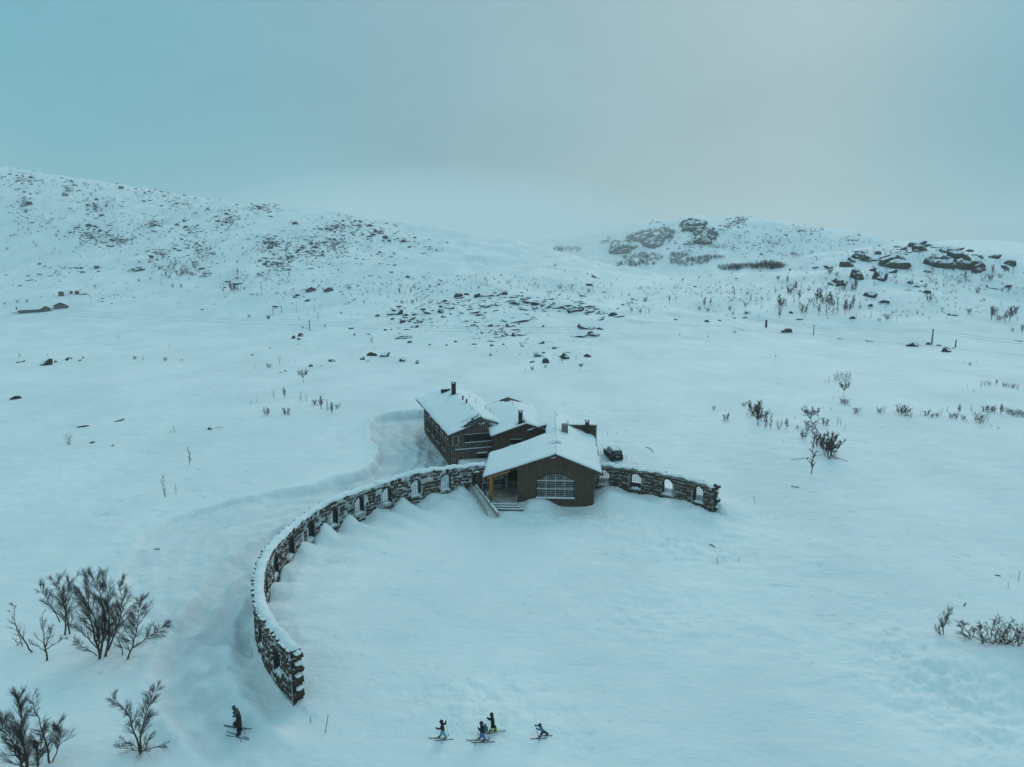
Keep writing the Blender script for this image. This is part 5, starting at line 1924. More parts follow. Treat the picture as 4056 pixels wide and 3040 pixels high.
R_CENTER = explicit(((925, 450, 110, 25), (985, 480, 25, 25), (497, 597, 30, 22), (690, 585, 26, 26), (745, 562, 50, 22), (828, 566, 60, 22), (938, 592, 28, 35), (1030, 607, 25, 30), (365, 632, 22, 12), (725, 600, 30, 8), (300, 440, 40, 18), (255, 450, 20, 30), (290, 463, 22, 12), (735, 433, 30, 10), (612, 395, 30, 12), (638, 433, 12, 20), (165, 672, 40, 6), (208, 663, 18, 8), (430, 632, 20, 6),
    (890, 285, 45, 14), (920, 302, 50, 20), (955, 318, 35, 18), (878, 335, 20, 20), (940, 355, 40, 18), (985, 390, 40, 10), (1055, 272, 15, 20), (1105, 295, 60, 15), (1055, 340, 40, 35), (1030, 383, 25, 20), (1178, 285, 25, 40), (1195, 320, 30, 22), (1240, 303, 18, 14), (1160, 388, 12, 12), (870, 402, 14, 12), (950, 405, 12, 8),
    (1310, 205, 40, 12), (1350, 222, 40, 14), (1440, 205, 30, 8), (1450, 255, 60, 18), (1420, 310, 60, 20), (1385, 292, 70, 8), (1490, 205, 30, 10), (1550, 180, 70, 14), (1660, 230, 110, 30), (1700, 270, 90, 18), (1545, 248, 70, 14), (1830, 265, 90, 20), (1930, 255, 120, 25), (2010, 280, 80, 30), (2100, 285, 110, 25), (2050, 240, 40, 10), (2120, 255, 60, 10), (1730, 205, 60, 20), (1900, 215, 40, 12),
    (1590, 345, 60, 8), (1680, 338, 180, 14), (1470, 350, 25, 18), (1495, 375, 40, 25), (1620, 378, 50, 20), (1650, 403, 50, 12), (1545, 430, 70, 12), (1580, 440, 30, 16), (1635, 435, 30, 35), (1685, 435, 40, 8), (1820, 380, 14, 22), (2085, 388, 95, 25), (2060, 435, 110, 25), (2120, 435, 90, 16), (2180, 335, 60, 18), (1510, 475, 60, 8), (1270, 478, 20, 16), (1215, 500, 22, 12), (1110, 497, 14, 12), (1570, 495, 14, 12), (1700, 487, 50, 6), (1697, 507, 40, 8), (1810, 488, 35, 14), (1890, 520, 25, 14), (1490, 560, 20, 20), (1785, 558, 55, 40), (1830, 595, 40, 50), (1955, 575, 60, 35), (1925, 570, 40, 14), (2095, 570, 35, 18), (1750, 607, 30, 12), (1975, 545, 40, 8), (1850, 515, 20, 6), (1920, 517, 20, 6), (1400, 372, 60, 14), (1340, 350, 70, 6), (1445, 330, 30, 8), (2150, 270, 70, 12), (2230, 300, 60, 12), (2300, 320, 60, 10), (1770, 245, 70, 16), (1600, 225, 50, 12)), zc, 1.58)
R_LEFT = explicit(((295, 215, 70, 45), (350, 208, 25, 18), (420, 195, 20, 22), (442, 185, 24, 26), (500, 198, 18, 18), (520, 182, 16, 18), (132, 210, 40, 12), (92, 437, 60, 26), (545, 606, 85, 16), (740, 578, 65, 14), (1315, 628, 36, 18), (1370, 622, 45, 6), (580, 716, 30, 10), (706, 735, 16, 8), (1137, 198, 26, 8), (1580, 168, 16, 8), (1690, 124, 10, 8)), zl, 1.58)
R_KNOLL = explicit(((935, 663, 60, 40), (1035, 712, 60, 30), (780, 855, 35, 18), (1995, 598, 90, 20), (2065, 590, 60, 12), (660, 545, 70, 22), (690, 578, 50, 26), (630, 580, 50, 12), (805, 485, 65, 65), (835, 510, 50, 45), (975, 450, 70, 40), (1035, 490, 75, 80), (1160, 415, 110, 60), (1080, 390, 120, 35), (990, 360, 80, 25), (1165, 355, 70, 25), (895, 365, 60, 30), (880, 305, 70, 26), (850, 325, 70, 26), (815, 345, 70, 26), (775, 375, 60, 28), (735, 410, 70, 40), (1450, 385, 70, 60), (1500, 410, 80, 50), (1560, 385, 100, 60), (1600, 420, 60, 40), (1660, 350, 110, 40), (1670, 405, 100, 50), (1730, 425, 80, 50), (1790, 420, 90, 60), (1830, 450, 70, 50), (1560, 415, 100, 40), (1605, 303, 60, 25), (1590, 268, 50, 12), (1665, 285, 60, 12), (1755, 303, 40, 14), (1960, 352, 60, 18), (2030, 430, 60, 22), (2080, 400, 60, 30), (1290, 250, 60, 22), (1340, 245, 70, 22), (1400, 250, 50, 18), (1375, 236, 30, 14), (1340, 285, 70, 30), (1310, 300, 40, 16), (1215, 285, 40, 14), (1480, 270, 60, 12), (1540, 300, 60, 20), (1635, 828, 50, 16), (1400, 645, 40, 16), (1265, 555, 30, 25), (1320, 590, 30, 20), (280, 815, 30, 10), (350, 868, 40, 8), (1295, 1080, 60, 25), (1410, 1070, 25, 18), (1505, 1083, 25, 12), (1568, 1125, 60, 25), (1630, 1108, 20, 8), (700, 1032, 40, 8), (940, 1048, 50, 8), (2170, 1048, 35, 8), (930, 755, 30, 14), (1400, 470, 50, 12), (1120, 475, 60, 18), (490, 442, 30, 8), (590, 440, 80, 10), (270, 456, 24, 10), (990, 320, 40, 18), (1070, 350, 40, 14), (1850, 352, 24, 10)), zk, 2.0947)
R_FLAT = explicit(((1365, 690, 60, 16), (1350, 722, 40, 12), (1100, 745, 36, 14), (1280, 728, 26, 10), (910, 736, 26, 10), (1185, 742, 26, 8), (1035, 530, 26, 12), (410, 472, 60, 10), (1200, 420, 50, 14), (545, 398, 30, 8), (1290, 480, 20, 6), (1130, 458, 16, 6), (1780, 412, 30, 8), (1875, 412, 60, 8)), zf, 1.58)

SC = [(zh, 1.58, 1, ((150, 180, 150, 60, 40, 14), (150, 330, 60, 130, 45, 14), (430, 230, 60, 40, 14, 16), (600, 350, 120, 60, 40, 14), (560, 520, 120, 50, 40, 18), (760, 560, 130, 50, 45, 16), (950, 450, 120, 50, 35, 16), (990, 240, 120, 40, 25, 16), (1150, 330, 130, 50, 30, 14), (1430, 430, 110, 80, 75, 15), (1640, 350, 130, 40, 50, 14), (1180, 490, 100, 50, 35, 16), (1240, 620, 90, 70, 50, 16), (1000, 640, 90, 40, 35, 16), (1700, 570, 120, 60, 55, 18), (1750, 700, 120, 60, 60, 20), (2100, 470, 150, 50, 50, 20), (2080, 590, 100, 60, 30, 18), (1900, 600, 150, 60, 30, 18), (300, 440, 100, 40, 14, 12), (480, 730, 180, 12, 22, 16), (880, 737, 30, 8, 3, 40), (1280, 765, 60, 30, 18, 16), (700, 450, 600, 200, 60, 10), (300, 780, 300, 60, 22, 14), (700, 900, 500, 60, 40, 12), (1850, 900, 250, 60, 20, 16))),
      (zf, 1.58, 2, ((575, 280, 55, 38, 26, 42), (700, 215, 80, 22, 30, 34), (770, 230, 65, 45, 44, 36), (830, 190, 60, 25, 22, 30), (1020, 150, 75, 30, 34, 32), (1095, 205, 60, 40, 40, 32), (1080, 240, 40, 15, 12, 34), (1230, 152, 35, 14, 16, 20), (1320, 112, 45, 26, 30, 20), (1000, 265, 100, 40, 26, 14), (800, 130, 60, 18, 10, 16), (1150, 275, 110, 20, 14, 14), (480, 240, 60, 35, 10, 20), (1700, 180, 150, 40, 25, 14), (2000, 240, 120, 40, 20, 14), (1500, 250, 220, 70, 34, 12), (950, 180, 400, 90, 50, 12), (1600, 330, 250, 40, 20, 14), (620, 630, 60, 22, 14, 14), (150, 400, 200, 60, 14, 10))),
      (zc, 1.58, 0, ((1250, 240, 330, 60, 50, 26), (1800, 240, 330, 50, 40, 26), (1550, 420, 420, 80, 40, 20), (1000, 340, 130, 60, 20, 20), (600, 130, 300, 60, 20, 16), (1300, 90, 600, 50, 24, 16), (1900, 560, 200, 50, 14, 18))),
      (zk, 2.0947, 0, ((1350, 290, 220, 50, 26, 26), (1650, 390, 220, 45, 36, 36), (1100, 400, 130, 70, 30, 36), (800, 480, 80, 80, 14, 26), (1400, 620, 200, 120, 16, 20), (400, 480, 300, 60, 16, 16), (1850, 340, 200, 40, 12, 22))),
      (zn, 1.0, 1, ((1480, 920, 110, 32, 34, 12), (1330, 960, 120, 50, 40, 12), (1240, 1010, 90, 40, 34, 12), (1500, 1010, 120, 40, 16, 12), (1700, 985, 100, 30, 8, 12), (1420, 890, 80, 14, 16, 10), (1600, 950, 60, 25, 12, 14))),
      (zl, 1.58, 0, ((1900, 140, 300, 80, 8, 10),))]


def build_rocks():
    from mathutils import Euler
    r = random.Random(42)
    rows = []           # (u, v, w, h, zone, crag)
    for zone, lst in (('c', R_CENTER), ('l', R_LEFT), ('k', R_KNOLL), ('f', R_FLAT)):
        rows += [(u, v, w * (1.45 if zone == 'k' else 1.2 if zone == 'c' else 1), h * (1.6 if zone == 'k' else 1), zone, -1) for u, v, w, h in lst]
    # ledges of the central rise: slabs end to end along each outcrop
    for line, h0 in ((((1380, 190), (1560, 185), (1700, 222), (1850, 255), (1990, 272), (2130, 292), (2300, 322)), 20), (((1560, 350), (1680, 338), (1790, 335)), 12), (((1500, 480), (1600, 440), (1700, 436)), 12),
                     (((860, 285), (960, 318), (1000, 360)), 16), (((2030, 385), (2140, 392), (2180, 400)), 18), (((2040, 432), (2170, 440)), 16), (((1290, 240), (1450, 252), (1520, 270)), 12), (((1340, 352), (1460, 345)), 9), (((1720, 262), (1860, 285)), 14), (((900, 400), (1010, 392)), 10)):
        for (xa, ya), (xb, yb) in zip(line[:-1], line[1:]):
            n = max(1, int(abs(xb - xa) / 42))
            for i in range(n):
                f = (i + r.uniform(.1, .9)) / n
                rows.append((*zc(xa + (xb - xa) * f, ya + (yb - ya) * f + r.gauss(0, 5)), r.uniform(45, 95) / 1.58, h0 * r.uniform(.5, 1.2) / 1.58, 'c', -1))
    crag = 0
    for conv, k, far, groups in SC:
        zone = {zh: 'h', zn: 'h', zf: 'r', zc: 'c', zk: 'k', zl: 'l'}[conv]
        for cx, cy, rx, ry, n, size in groups:
            big = far == 2 and size > 20
            for _ in range(int(n * 1.5) if big else int(n * (3.4 if conv is zc else 2.0)) if far == 0 else int(n * 4.2)):
                a, q = r.uniform(0, 6.28), (math.sqrt(r.random()) if big else abs(r.gauss(0, .9)))
                u, v = conv(cx + rx * q * math.cos(a), cy + ry * q * math.sin(a))
                w = size * (r.uniform(.6, 2.0) if big else min(2.6, math.exp(r.gauss(-.35 if far == 0 else -.42, .55)))) / k
                h = w * (r.uniform(.3, .75) if big else r.uniform(.12, .36))
                rows.append((u, v, w, h, zone, crag if big else -1))
            crag += 1
    pts = hit([(q[0], q[1] + q[3] * .35) for q in rows])
    made = []
    for row, p in zip(rows, pts):
        if p is None:
            continue
        u, v, w, h, zone, cg = row
        D = math.sqrt(p.x ** 2 + p.y ** 2 + (CAM_H - p.z) ** 2)
        made.append((w * h, p, w * D / FPX, h * D / FPX, zone, cg, u, v))
    made.sort(key=lambda q: -q[0])
    WHAT = {'c': 'the dark rocks on the central rise', 'l': 'the boulders on the left plain', 'k': 'the dark rocks on the right knoll',
            'f': 'the rocks below the craggy far hill', 'h': 'the larger rocks on the left hillside', 'r': 'the small rocks on the far hill'}
    stuff = MB()
    crags, named, count = {}, {}, 0
    for s, p, w, h, zone, cg, u, v in made:
        k = r.randrange(12)
        hz = max(h * (1.5 if cg >= 0 else 1.15 if w > 3.4 * h else 1.1 if h > .5 * w else 1.8 if zone in 'ch' else 1.4), w * .12)
        dep = max(hz * .9, w * r.uniform(.4, .8))
        az = math.atan2(p.x, p.y)
        lean = r.gauss(0, .22) if cg < 0 else r.uniform(-.3, .3)
        e = (r.uniform(-.15, .15), lean, -az + r.uniform(-.3, .3))
        loc = p + Vector((0, 0, hz * .06))
        if cg < 0 and count < 270:
            o = bpy.data.objects.new('rock', ROCK_ME[k])
            o.location, o.rotation_euler, o.scale = loc, e, (w, dep, hz)
            COL.objects.link(o)
            tag(o, '', 'rock', WHAT[zone][4:])
            named.setdefault(zone, []).append((o, u, v))
            count += 1
            continue
        mt = Matrix.Translation(loc) @ Euler(e).to_matrix().to_4x4() @ Matrix.Diagonal((w, dep, hz, 1))
        dest = crags.setdefault(cg, [MB(), [], []]) if cg >= 0 else None
        shp = ROCKS[k] if dest else CHIPS[k % 8]
        (dest[0] if dest else stuff).add([mt @ Vector(q) for q in shp[0]], shp[1])
        if dest:
            dest[1].append(u)
            dest[2].append(v)
    for zone, lst in named.items():
        label_rows(lst, WHAT[zone], ('top', 'upper', 'middle', 'lower', 'bottom') if len(lst) > 50 else ('back', 'middle', 'front'))
    order = sorted(crags.values(), key=lambda q: sum(q[1]) / len(q[1]))
    for i, (mb, us, vs_) in enumerate(order):
        o = mb.build('rock_crag', M['farrock'])
        tag(o, ordinal(i) + ' from left of the grey crags on the far right-centre hill', 'crag', 'crags of the far hill')
    o = stuff.build('scattered_rocks', M['farrock'], kind='stuff')
    o['label'] = 'small dark rocks scattered over the snowy hillsides'
    o['category'] = 'rocks'


build_rocks()
# ------------------------------------------------------------------ far buildings, poles, road
def px_m(p):
    return math.sqrt(p.x ** 2 + p.y ** 2 + (CAM_H - p.z) ** 2) / FPX


def cabin(name, u, v, wpx, hpx, label, depth=1.0, ridge_along=False, rz=0.0, nwin=2, wall='cabin', cat='house', roofh=.45):
    """small gabled house: gable to the camera, or the long side when ridge_along"""
    p = gpt(u, v)
    k = px_m(p)
    w, h = wpx * k, hpx * k
    d = w * depth
    root = tag(empty(name, p, -math.atan2(p.x, p.y) + rz), label, cat)
    e = h * (1 - roofh)
    if ridge_along:
        sect = d
    else:
        sect = w
    wl = MB()
    if ridge_along:
        wl.lohi((-w / 2, 0, -2), (w / 2, d, e))
        wl.add([(-w / 2, 0, e), (-w / 2, d, e), (-w / 2, d / 2, h - .12), (w / 2, 0, e), (w / 2, d, e), (w / 2, d / 2, h - .12)], [(0, 2, 1), (3, 4, 5)])
    else:
        wl.prism([(-w / 2, -2), (w / 2, -2), (w / 2, e), (0, h - .12), (-w / 2, e)], 0, d)
    wl.build('wall', M[wall], root)
    o_ = .09 * w
    rf = MB()
    sn = MB()
    for sg in (-1, 1):
        for mb, lift, th in ((rf, 0.0, .16), (sn, .17, .30)):
            if ridge_along:
                a, b = (d / 2, h + lift), (d / 2 + sg * (d / 2 + o_), e - (h - e) / (d / 2) * o_ + lift)
                q = [(-w / 2 - o_, a[0], a[1]), (w / 2 + o_, a[0], a[1]), (w / 2 + o_, b[0], b[1]), (-w / 2 - o_, b[0], b[1])]
            else:
                a, b = (0, h + lift), (sg * (w / 2 + o_), e - (h - e) / (w / 2) * o_ + lift)
                q = [(a[0], -o_, a[1]), (a[0], d + o_, a[1]), (b[0], d + o_, b[1]), (b[0], -o_, b[1])]
            mb.add(q + [(x, y, z - th if mb is rf else z + th * .6) for x, y, z in q],
                   [(0, 1, 2, 3), (7, 6, 5, 4), (0, 4, 5, 1), (1, 5, 6, 2), (2, 6, 7, 3), (3, 7, 4, 0)])
    ro = rf.build('roof', M['roof'], root)
    sn.build('roof_snow', M['snow'], ro)
    for i in range(nwin):
        x = -w / 2 + w * (i + .5) / nwin
        g = MB()
        g.lohi((x - w * .09, -.09, e * .35), (x + w * .09, -.02, e * .8))
        f = g.build('window', M['pale'], root)
        g = MB()
        g.lohi((x - w * .075, -.11, e * .39), (x + w * .075, -.092, e * .76))
        g.build('pane', M['glass'], f)
    return root


cabin('mountain_house', 122, 1239, 60, 22, 'long dark house with a bent roof, left of the two far left houses', .8, True, .1, 4, roofh=.5)
cabin('mountain_house', 241, 1223, 38, 20, 'gabled dark house, right of the two far left houses', 1.1, False, 0, 3)
cabin('house_annex', 183, 1235, 26, 18, 'small gabled annex between the two far left houses', 1.0, False, 0, 1)
cabin('lean_to', 264, 1222, 10, 12, 'narrow lean-to against the right far left house', 1.2, False, 0, 0, cat='shed')
cabin('hut', 243, 1174, 16, 15, 'dark box-like hut on the left slope above the far houses', .8, False, 0, 1, cat='hut', roofh=.12)
cabin('hut', 283, 1165, 9, 9, 'smallest grey hut between the dark and the rust-red one', .8, False, 0, 0, cat='hut', roofh=.12)
cabin('hut', 306, 1168, 13, 12.5, 'rust-red box-like hut on the left slope', .8, False, 0, 1, wall='redbox', cat='hut', roofh=.12)
cabin('shed', 334, 1168, 17, 6, 'low brown shed right of the rust-red hut', .6, True, 0, 0, wall='redbox', cat='shed')
cabin('long_hut', 942, 1129, 33, 9, 'long low dark hut with a row of windows among shrubs at left centre', .25, True, 0, 4, wall='pole', cat='hut', roofh=.25)
cabin('shed', 903, 1118, 18, 5, 'tiny low shed left of the long low hut', .4, True, 0, 0, wall='pole', cat='shed', roofh=.25)
cabin('cabin', 1234, 1156, 33, 17, 'left one of the two small snow-roofed cabins behind the railway gantry', 1.0, False, .2, 2, cat='cabin')
cabin('cabin', 1304, 1156, 31, 16, 'right one of the two small snow-roofed cabins behind the railway gantry', 1.0, False, .2, 2, cat='cabin')


def upright(name, u, v, hpx, wpx, label, cat, arm=0.0, group=None, mat='pole', lean=0.0):
    p = gpt(u, v)
    k = px_m(p)
    h, r_ = hpx * k, max(.025, wpx * k / 2)
    root = tag(empty(name, p, -math.atan2(p.x, p.y)), label, cat, group)
    m = MB()
    m.tube((0, 0, -.5), (lean * h, 0, h), r_ * 1.1, r_ * .85, 7)
    m.build('shaft', M[mat], root)
    if arm:
        m = MB()
        a = arm * k
        m.box((lean * h, 0, h * .96), (a, .14, .16))
        m.build('crossarm', M[mat], root)
        for s in (-.45, 0, .45):
            m = MB()
            m.tube((lean * h + s * a, 0, h * .96 + .08), (lean * h + s * a, 0, h * .96 + .34), .05, .04, 6)
            m.build('insulator', M['grey_metal'], root)
    return p + Vector((0, 0, h)), root


tops = {}
tops['a'], _ = upright('utility_pole', 1227, 1310, 37, 3.2, 'dark utility pole with crossarm in front of the left-centre plain', 'pole', 10)
tops['r1'], _ = upright('utility_pole', 3222, 1327, 35, 3, 'thin utility pole by the road, right of the far parked car', 'pole', 5)
tops['r2'], _ = upright('utility_pole', 3690, 1366, 53, 4.5, 'tallest utility pole by the road at the right', 'pole', 6)
tops['r3'], _ = upright('marker_post', 3784, 1376, 26, 4, 'short grey post right of the tallest utility pole', 'post')
tops['r0'], _ = upright('marker_post', 3034, 1297, 27, 8, 'stout short post at the left end of the road poles', 'post')
for i, (u, v, h) in enumerate(((1175, 1239, 31), (1246, 1239, 31), (1218, 1251, 22), (1258, 1266, 30), (1264, 1266, 28), (261, 1168, 16), (272, 1166, 12), (212, 1173, 14))):
    upright('thin_mast', u, v, h, 1.0, ('left', 'right', 'short')[i] + ' thin mast beside the railway gantry' if i < 3 else
            {3: 'left of the twin thin masts right of the gantry', 4: 'right of the twin thin masts right of the gantry', 5: 'thin mast between the dark hut and the grey hut', 6: 'short thin mast close left of the grey hut', 7: 'thin mast left of the dark hut'}[i], 'mast', mat='metal')


def gantry():
    p, q = hit([(1082, 1251), (1116, 1240)])
    k = px_m(p)
    root = tag(empty('railway_gantry', p), 'portal-shaped railway gantry with a box on its beam, left of centre', 'gantry')
    a, b = Vector((0, 0, 0)), q - p
    hh = 25 * k
    up = Vector((0, 0, 1))
    for c in (a, b):
        m = MB()
        m.tube(c - up, c + up * hh, .16, n=6)
        m.build('leg', M['metal'], root)
    m = MB()
    m.tube(a + up * hh, b + up * hh, .16, n=6)
    m.build('beam', M['metal'], root)
    m = MB()
    c = a.lerp(b, .25) + up * (hh + 6 * k)
    m.box(c, (18 * k, 1.2, 5 * k))
    m.build('signal_box', M['pole'], root)
    return root


gantry()


def wire(name, pts, sag, label):
    mb = MB()
    for a, b in zip(pts[:-1], pts[1:]):
        n = 12
        mb.path([a.lerp(b, i / n) - Vector((0, 0, sag * 4 * (i / n) * (1 - i / n))) for i in range(n + 1)], [.035] * (n + 1), 3)
    o = mb.build(name, M['wire'])
    tag(o, label, 'wire', 'overhead wires')


A = tops['a']
_g = gpt(-150, 1262) + Vector((0, 0, 9))
_h = gpt(2350, 1360) + Vector((0, 0, 6))
for i, (dz, dx, lab) in enumerate(((0.3, 0, 'top'), (-.7, .5, 'middle'), (-1.9, -.4, 'bottom'))):
    wire('power_line', [_g + Vector((0, 0, dz * 1.6)), A + Vector((dx, 0, dz)), _h + Vector((0, 0, dz))], 1.2, lab + ' wire of the power line crossing the left plain')
_e = gpt(4250, 1440) + Vector((0, 0, 6))
for i, (dz, lab) in enumerate(((-.1, 'upper'), (-1.1, 'lower'))):
    wire('power_line', [gpt(2640, 1276) + Vector((0, 0, 4 + dz)), tops['r0'] + Vector((0, 0, dz + 1)), tops['r1'] + Vector((0, 0, dz)), tops['r2'] + Vector((0, 0, dz)), _e + Vector((0, 0, dz))], .6, lab + ' wire along the road at the right')


def road():
    uv = [(2480, 1268), (2650, 1280), (2900, 1296), (3115, 1319), (3400, 1344), (3700, 1371), (4056, 1408), (4300, 1435)]
    pts = hit(uv)
    mb = MB()
    P = []
    for a, b in zip(pts[:-1], pts[1:]):
        n = max(2, int((b - a).length / 2.5))
        P += [a.lerp(b, i / n) for i in range(n)]
    vs_ = []
    for i, p in enumerate(P):
        d = (P[min(i + 1, len(P) - 1)] - P[max(i - 1, 0)]).normalized()
        nn = Vector((-d.y, d.x, 0))
        for s in (-1.3, -.65, 0, .65, 1.3):
            q = p + nn * s
            vs_.append((q.x, q.y, float(ground_z(q.x, q.y)) + .04))
    mb.add(vs_, [(i * 5 + j, (i + 1) * 5 + j, (i + 1) * 5 + j + 1, i * 5 + j + 1) for i in range(len(P) - 1) for j in range(4)])
    mb.build('road', M['road'], kind='structure')


M['road'] = plain('ploughed_snow_road', (0.76, 0.79, 0.80), 0.8, 0.06, 0.8, bump=0.05)
road()


# ------------------------------------------------------------------ cars
def build_car(u, v, rz, label, sc=1.0, snow=True):
    p = gpt(u, v)
    root = tag(empty('parked_car', p + Vector((0, 0, -.12)), rz), label, 'car')
    root.scale = (sc, sc, sc)
    # car points to +y, its tail looks to -y
    prof = [(-2.3, .38), (-2.32, .95), (-2.2, 1.12), (2.0, 1.05), (2.25, .85), (2.3, .38)]
    W = .93

    def loft(mb, sections, mi=0):
        n = len(sections[0])
        o = []
        for s in sections:
            o += s
        fs = []
        for i in range(len(sections) - 1):
            for j in range(n):
                fs.append((i * n + j, i * n + (j + 1) % n, (i + 1) * n + (j + 1) % n, (i + 1) * n + j))
        fs.append(tuple(range(n - 1, -1, -1)))
        fs.append(tuple(range((len(sections) - 1) * n, len(sections) * n)))
        mb.add(o, fs, mi)
    b = MB()
    secs = []
    for x, k in ((-W, .93), (-W * .9, 1.0), (W * .9, 1.0), (W, .93)):
        secs.append([(x, y * k if abs(y) > 2 else y, .38 + (z - .38) * (k if z > 1 else 1)) for y, z in prof])
    loft(b, secs)
    b.build('body', M['car_snow'] if snow else M['carpaint'], root, smooth=False)
    c = MB()
    cab = [(-2.18, 1.10), (-1.95, 1.72), (-1.6, 1.80), (.35, 1.78), (1.15, 1.06)]
    secs = []
    for x, k in ((-W * .95, 0), (-W * .80, 1), (W * .80, 1), (W * .95, 0)):
        secs.append([(x, y, z if (k or z < 1.2) else 1.11) for y, z in cab])
    loft(c, secs)
    c.build('cabin', M['car_snow'] if snow else M['carpaint'], root)

    def quad(nm, pts, mat):
        m = MB()
        m.add(pts, [(0, 1, 2, 3)])
        m.build(nm, M[mat], root)
    quad('rear_window', [(-.68, -2.165, 1.20), (.68, -2.165, 1.20), (.62, -1.985, 1.66), (-.62, -1.985, 1.66)], 'glass')
    quad('windscreen', [(-.68, 1.08, 1.15), (.68, 1.08, 1.15), (.62, .43, 1.72), (-.62, .43, 1.72)], 'glass')
    for s in (-1, 1):
        quad('side_window', [(s * .890, -1.9, 1.18), (s * .890, .95, 1.18), (s * .765, .35, 1.70), (s * .765, -1.7, 1.70)], 'glass')
        m = MB()
        m.box((s * .78, -2.30, .98), (.2, .06, .3))
        m.build('tail_light', M['lamp_red'], root)
        m = MB()
        m.tube((s * .62, -1.7, 1.86), (s * .62, .3, 1.84), .03, n=5)
        m.build('roof_rail', M['metal'], root)
        for y in (-1.4, 1.4):
            m = MB()
            m.tube((s * .70, y, .36), (s * .94, y, .36), .36, n=16)
            w = m.build('wheel', M['tyre'], root)
            m = MB()
            m.tube((s * .93, y, .36), (s * .95, y, .36), .21, n=12)
            m.build('rim', M['grey_metal'], w)
    m = MB()
    m.box((0, -2.36, .55), (1.7, .12, .22))
    m.build('bumper', M['tyre'], root)
    m = MB()
    m.box((0, -2.335, .86), (.5, .02, .12))
    m.build('number_plate', M['pale'], root)
    if snow:
        m = MB()
        vs_ = []
        for i in range(9):
            for j in range(7):
                x, y = -.66 + 1.32 * j / 6, -1.8 + 2.1 * i / 8
                e = min(1, j / 1.0, (6 - j) / 1.0, i, 8 - i)
                vs_.append((x, y, 1.80 + .06 * e + .04 * wn(x, y, .5, 88)))
        m.add(vs_, [(i * 7 + j, (i + 1) * 7 + j, (i + 1) * 7 + j + 1, i * 7 + j + 1) for i in range(8) for j in range(6)])
        m.build('roof_snow', M['snow'], root, smooth=True)
    return root


build_car(2428, 1812, R(9), 'black car half hidden by the snow bank right of the hall', 1.12)
build_car(3115, 1317, R(80), 'tiny dark car on the distant road at the right', 1.0, False)


# ------------------------------------------------------------------ stakes and sticks
def stake(u0, v0, u1, v1, label, r_=.03, cat='stake', name='snow_stake', group=None, mat='stake'):
    p = gpt(u0, v0)
    q = on_plane(u1, v1, p.y)
    m = MB()
    q = q - p
    n = 4
    m.path([Vector((0, 0, 0)) - q * .12] + [q * (i / n) + Vector((0, 0, .0)) for i in range(1, n + 1)], [r_, r_ * .95, r_ * .9, r_ * .85, r_ * .8], 6)
    o = m.build(name, M[mat])
    o.location = p
    tag(o, label, cat, group)
    return o


def zq(x, y):
    return 2500 + x / 1.4216, 1900 + y / 1.4216


stake(1229, 2863, 1230, 2839, 'short dark stake in the snow left of the skiers, by the tall one')
stake(1289, 2900, 1300, 2832, 'tall leaning stake in the snow between the dark pair and the other skiers')
stake(*zq(487, 475), *zq(482, 436), 'left of the two thin stakes right of the courtyard')
stake(*zq(607, 466), *zq(602, 438), 'right of the two thin stakes right of the courtyard', .02)
stake(*zq(697, 134), *zq(690, 94), 'thin leaning stake right of the short stone wall', .025)
stake(*zq(2179, 571), *zq(2191, 516), 'leaning stake at the right edge, taller of the pair')
stake(*zq(2123, 612), *zq(2124, 580), 'short stake at the right edge, beside the taller leaning one', .025)
stake(2480, 1820, 2479, 1797, 'thin stake in the snow right of the black car', .03)
for i, (u, v, h, lab) in enumerate(((2407, 1728, 18, 'left'), (2444, 1722, 10, 'middle'), (2479, 1712, 12, 'right'))):
    stake(u, v, u, v - h, lab + ' thin stake behind the hall, in the snow above the black car', .03)


def stick(pts_uv, r_, label, z=.05, name='fallen_branch', cat='branch', bow=0.0):
    P = hit(pts_uv)
    o0 = P[0]
    m = MB()
    n = len(P)
    m.path([p - o0 + Vector((0, 0, z + bow * math.sin(math.pi * i / (n - 1)))) for i, p in enumerate(P)], [r_] * n, 5)
    o = m.build(name, M['bark'])
    o.location = o0
    tag(o, label, cat)


stick([(2557, 1773), (2572, 1776), (2582, 1785), (2588, 1793)], .06, 'curved fallen branch on the snow behind the short stone wall')
stick([zq(443, 367), zq(458, 374), zq(472, 385)], .07, 'short plank-like branch lying right of the courtyard')
stick([(3133, 1824), (3190, 1819), (3240, 1812), (3270, 1804), (3300, 1812), (3330, 1823), (3358, 1830)], .035, 'long bowed branch lying behind the slender sapling at right', .05, 'bent_branch', 'branch', .25)
stick([zq(900, 40), zq(925, 44), zq(945, 46)], .06, 'small dark branch in the snow right of the short stone wall')
stick([zq(1875, 716), zq(1877, 705), zq(1884, 698)], .05, 'small curved twig above the gnarled thicket at right', .05, 'twig', 'twig')
stick([zq(2048, 540), zq(2065, 543), zq(2080, 546)], .06, 'small dark branch left of the right-edge stakes')
stick([(612, 2178), (625, 2176), (632, 2180)], .05, 'dark twigs in the snow left of the curved wall', .06, 'twig', 'twig')


# ------------------------------------------------------------------ skiers
def zs6(x, y):
    return 1650 + x / 3.687, 2780 + y / 3.687


def zs5(x, y):
    return 850 + x / 4.022, 2750 + y / 4.022


def cloth(name, col, rough=.8):
    return plain(name, col, rough, .25, 9.0)


SKIN = plain('skin', (0.50, 0.30, 0.22), .6, .1, 8)


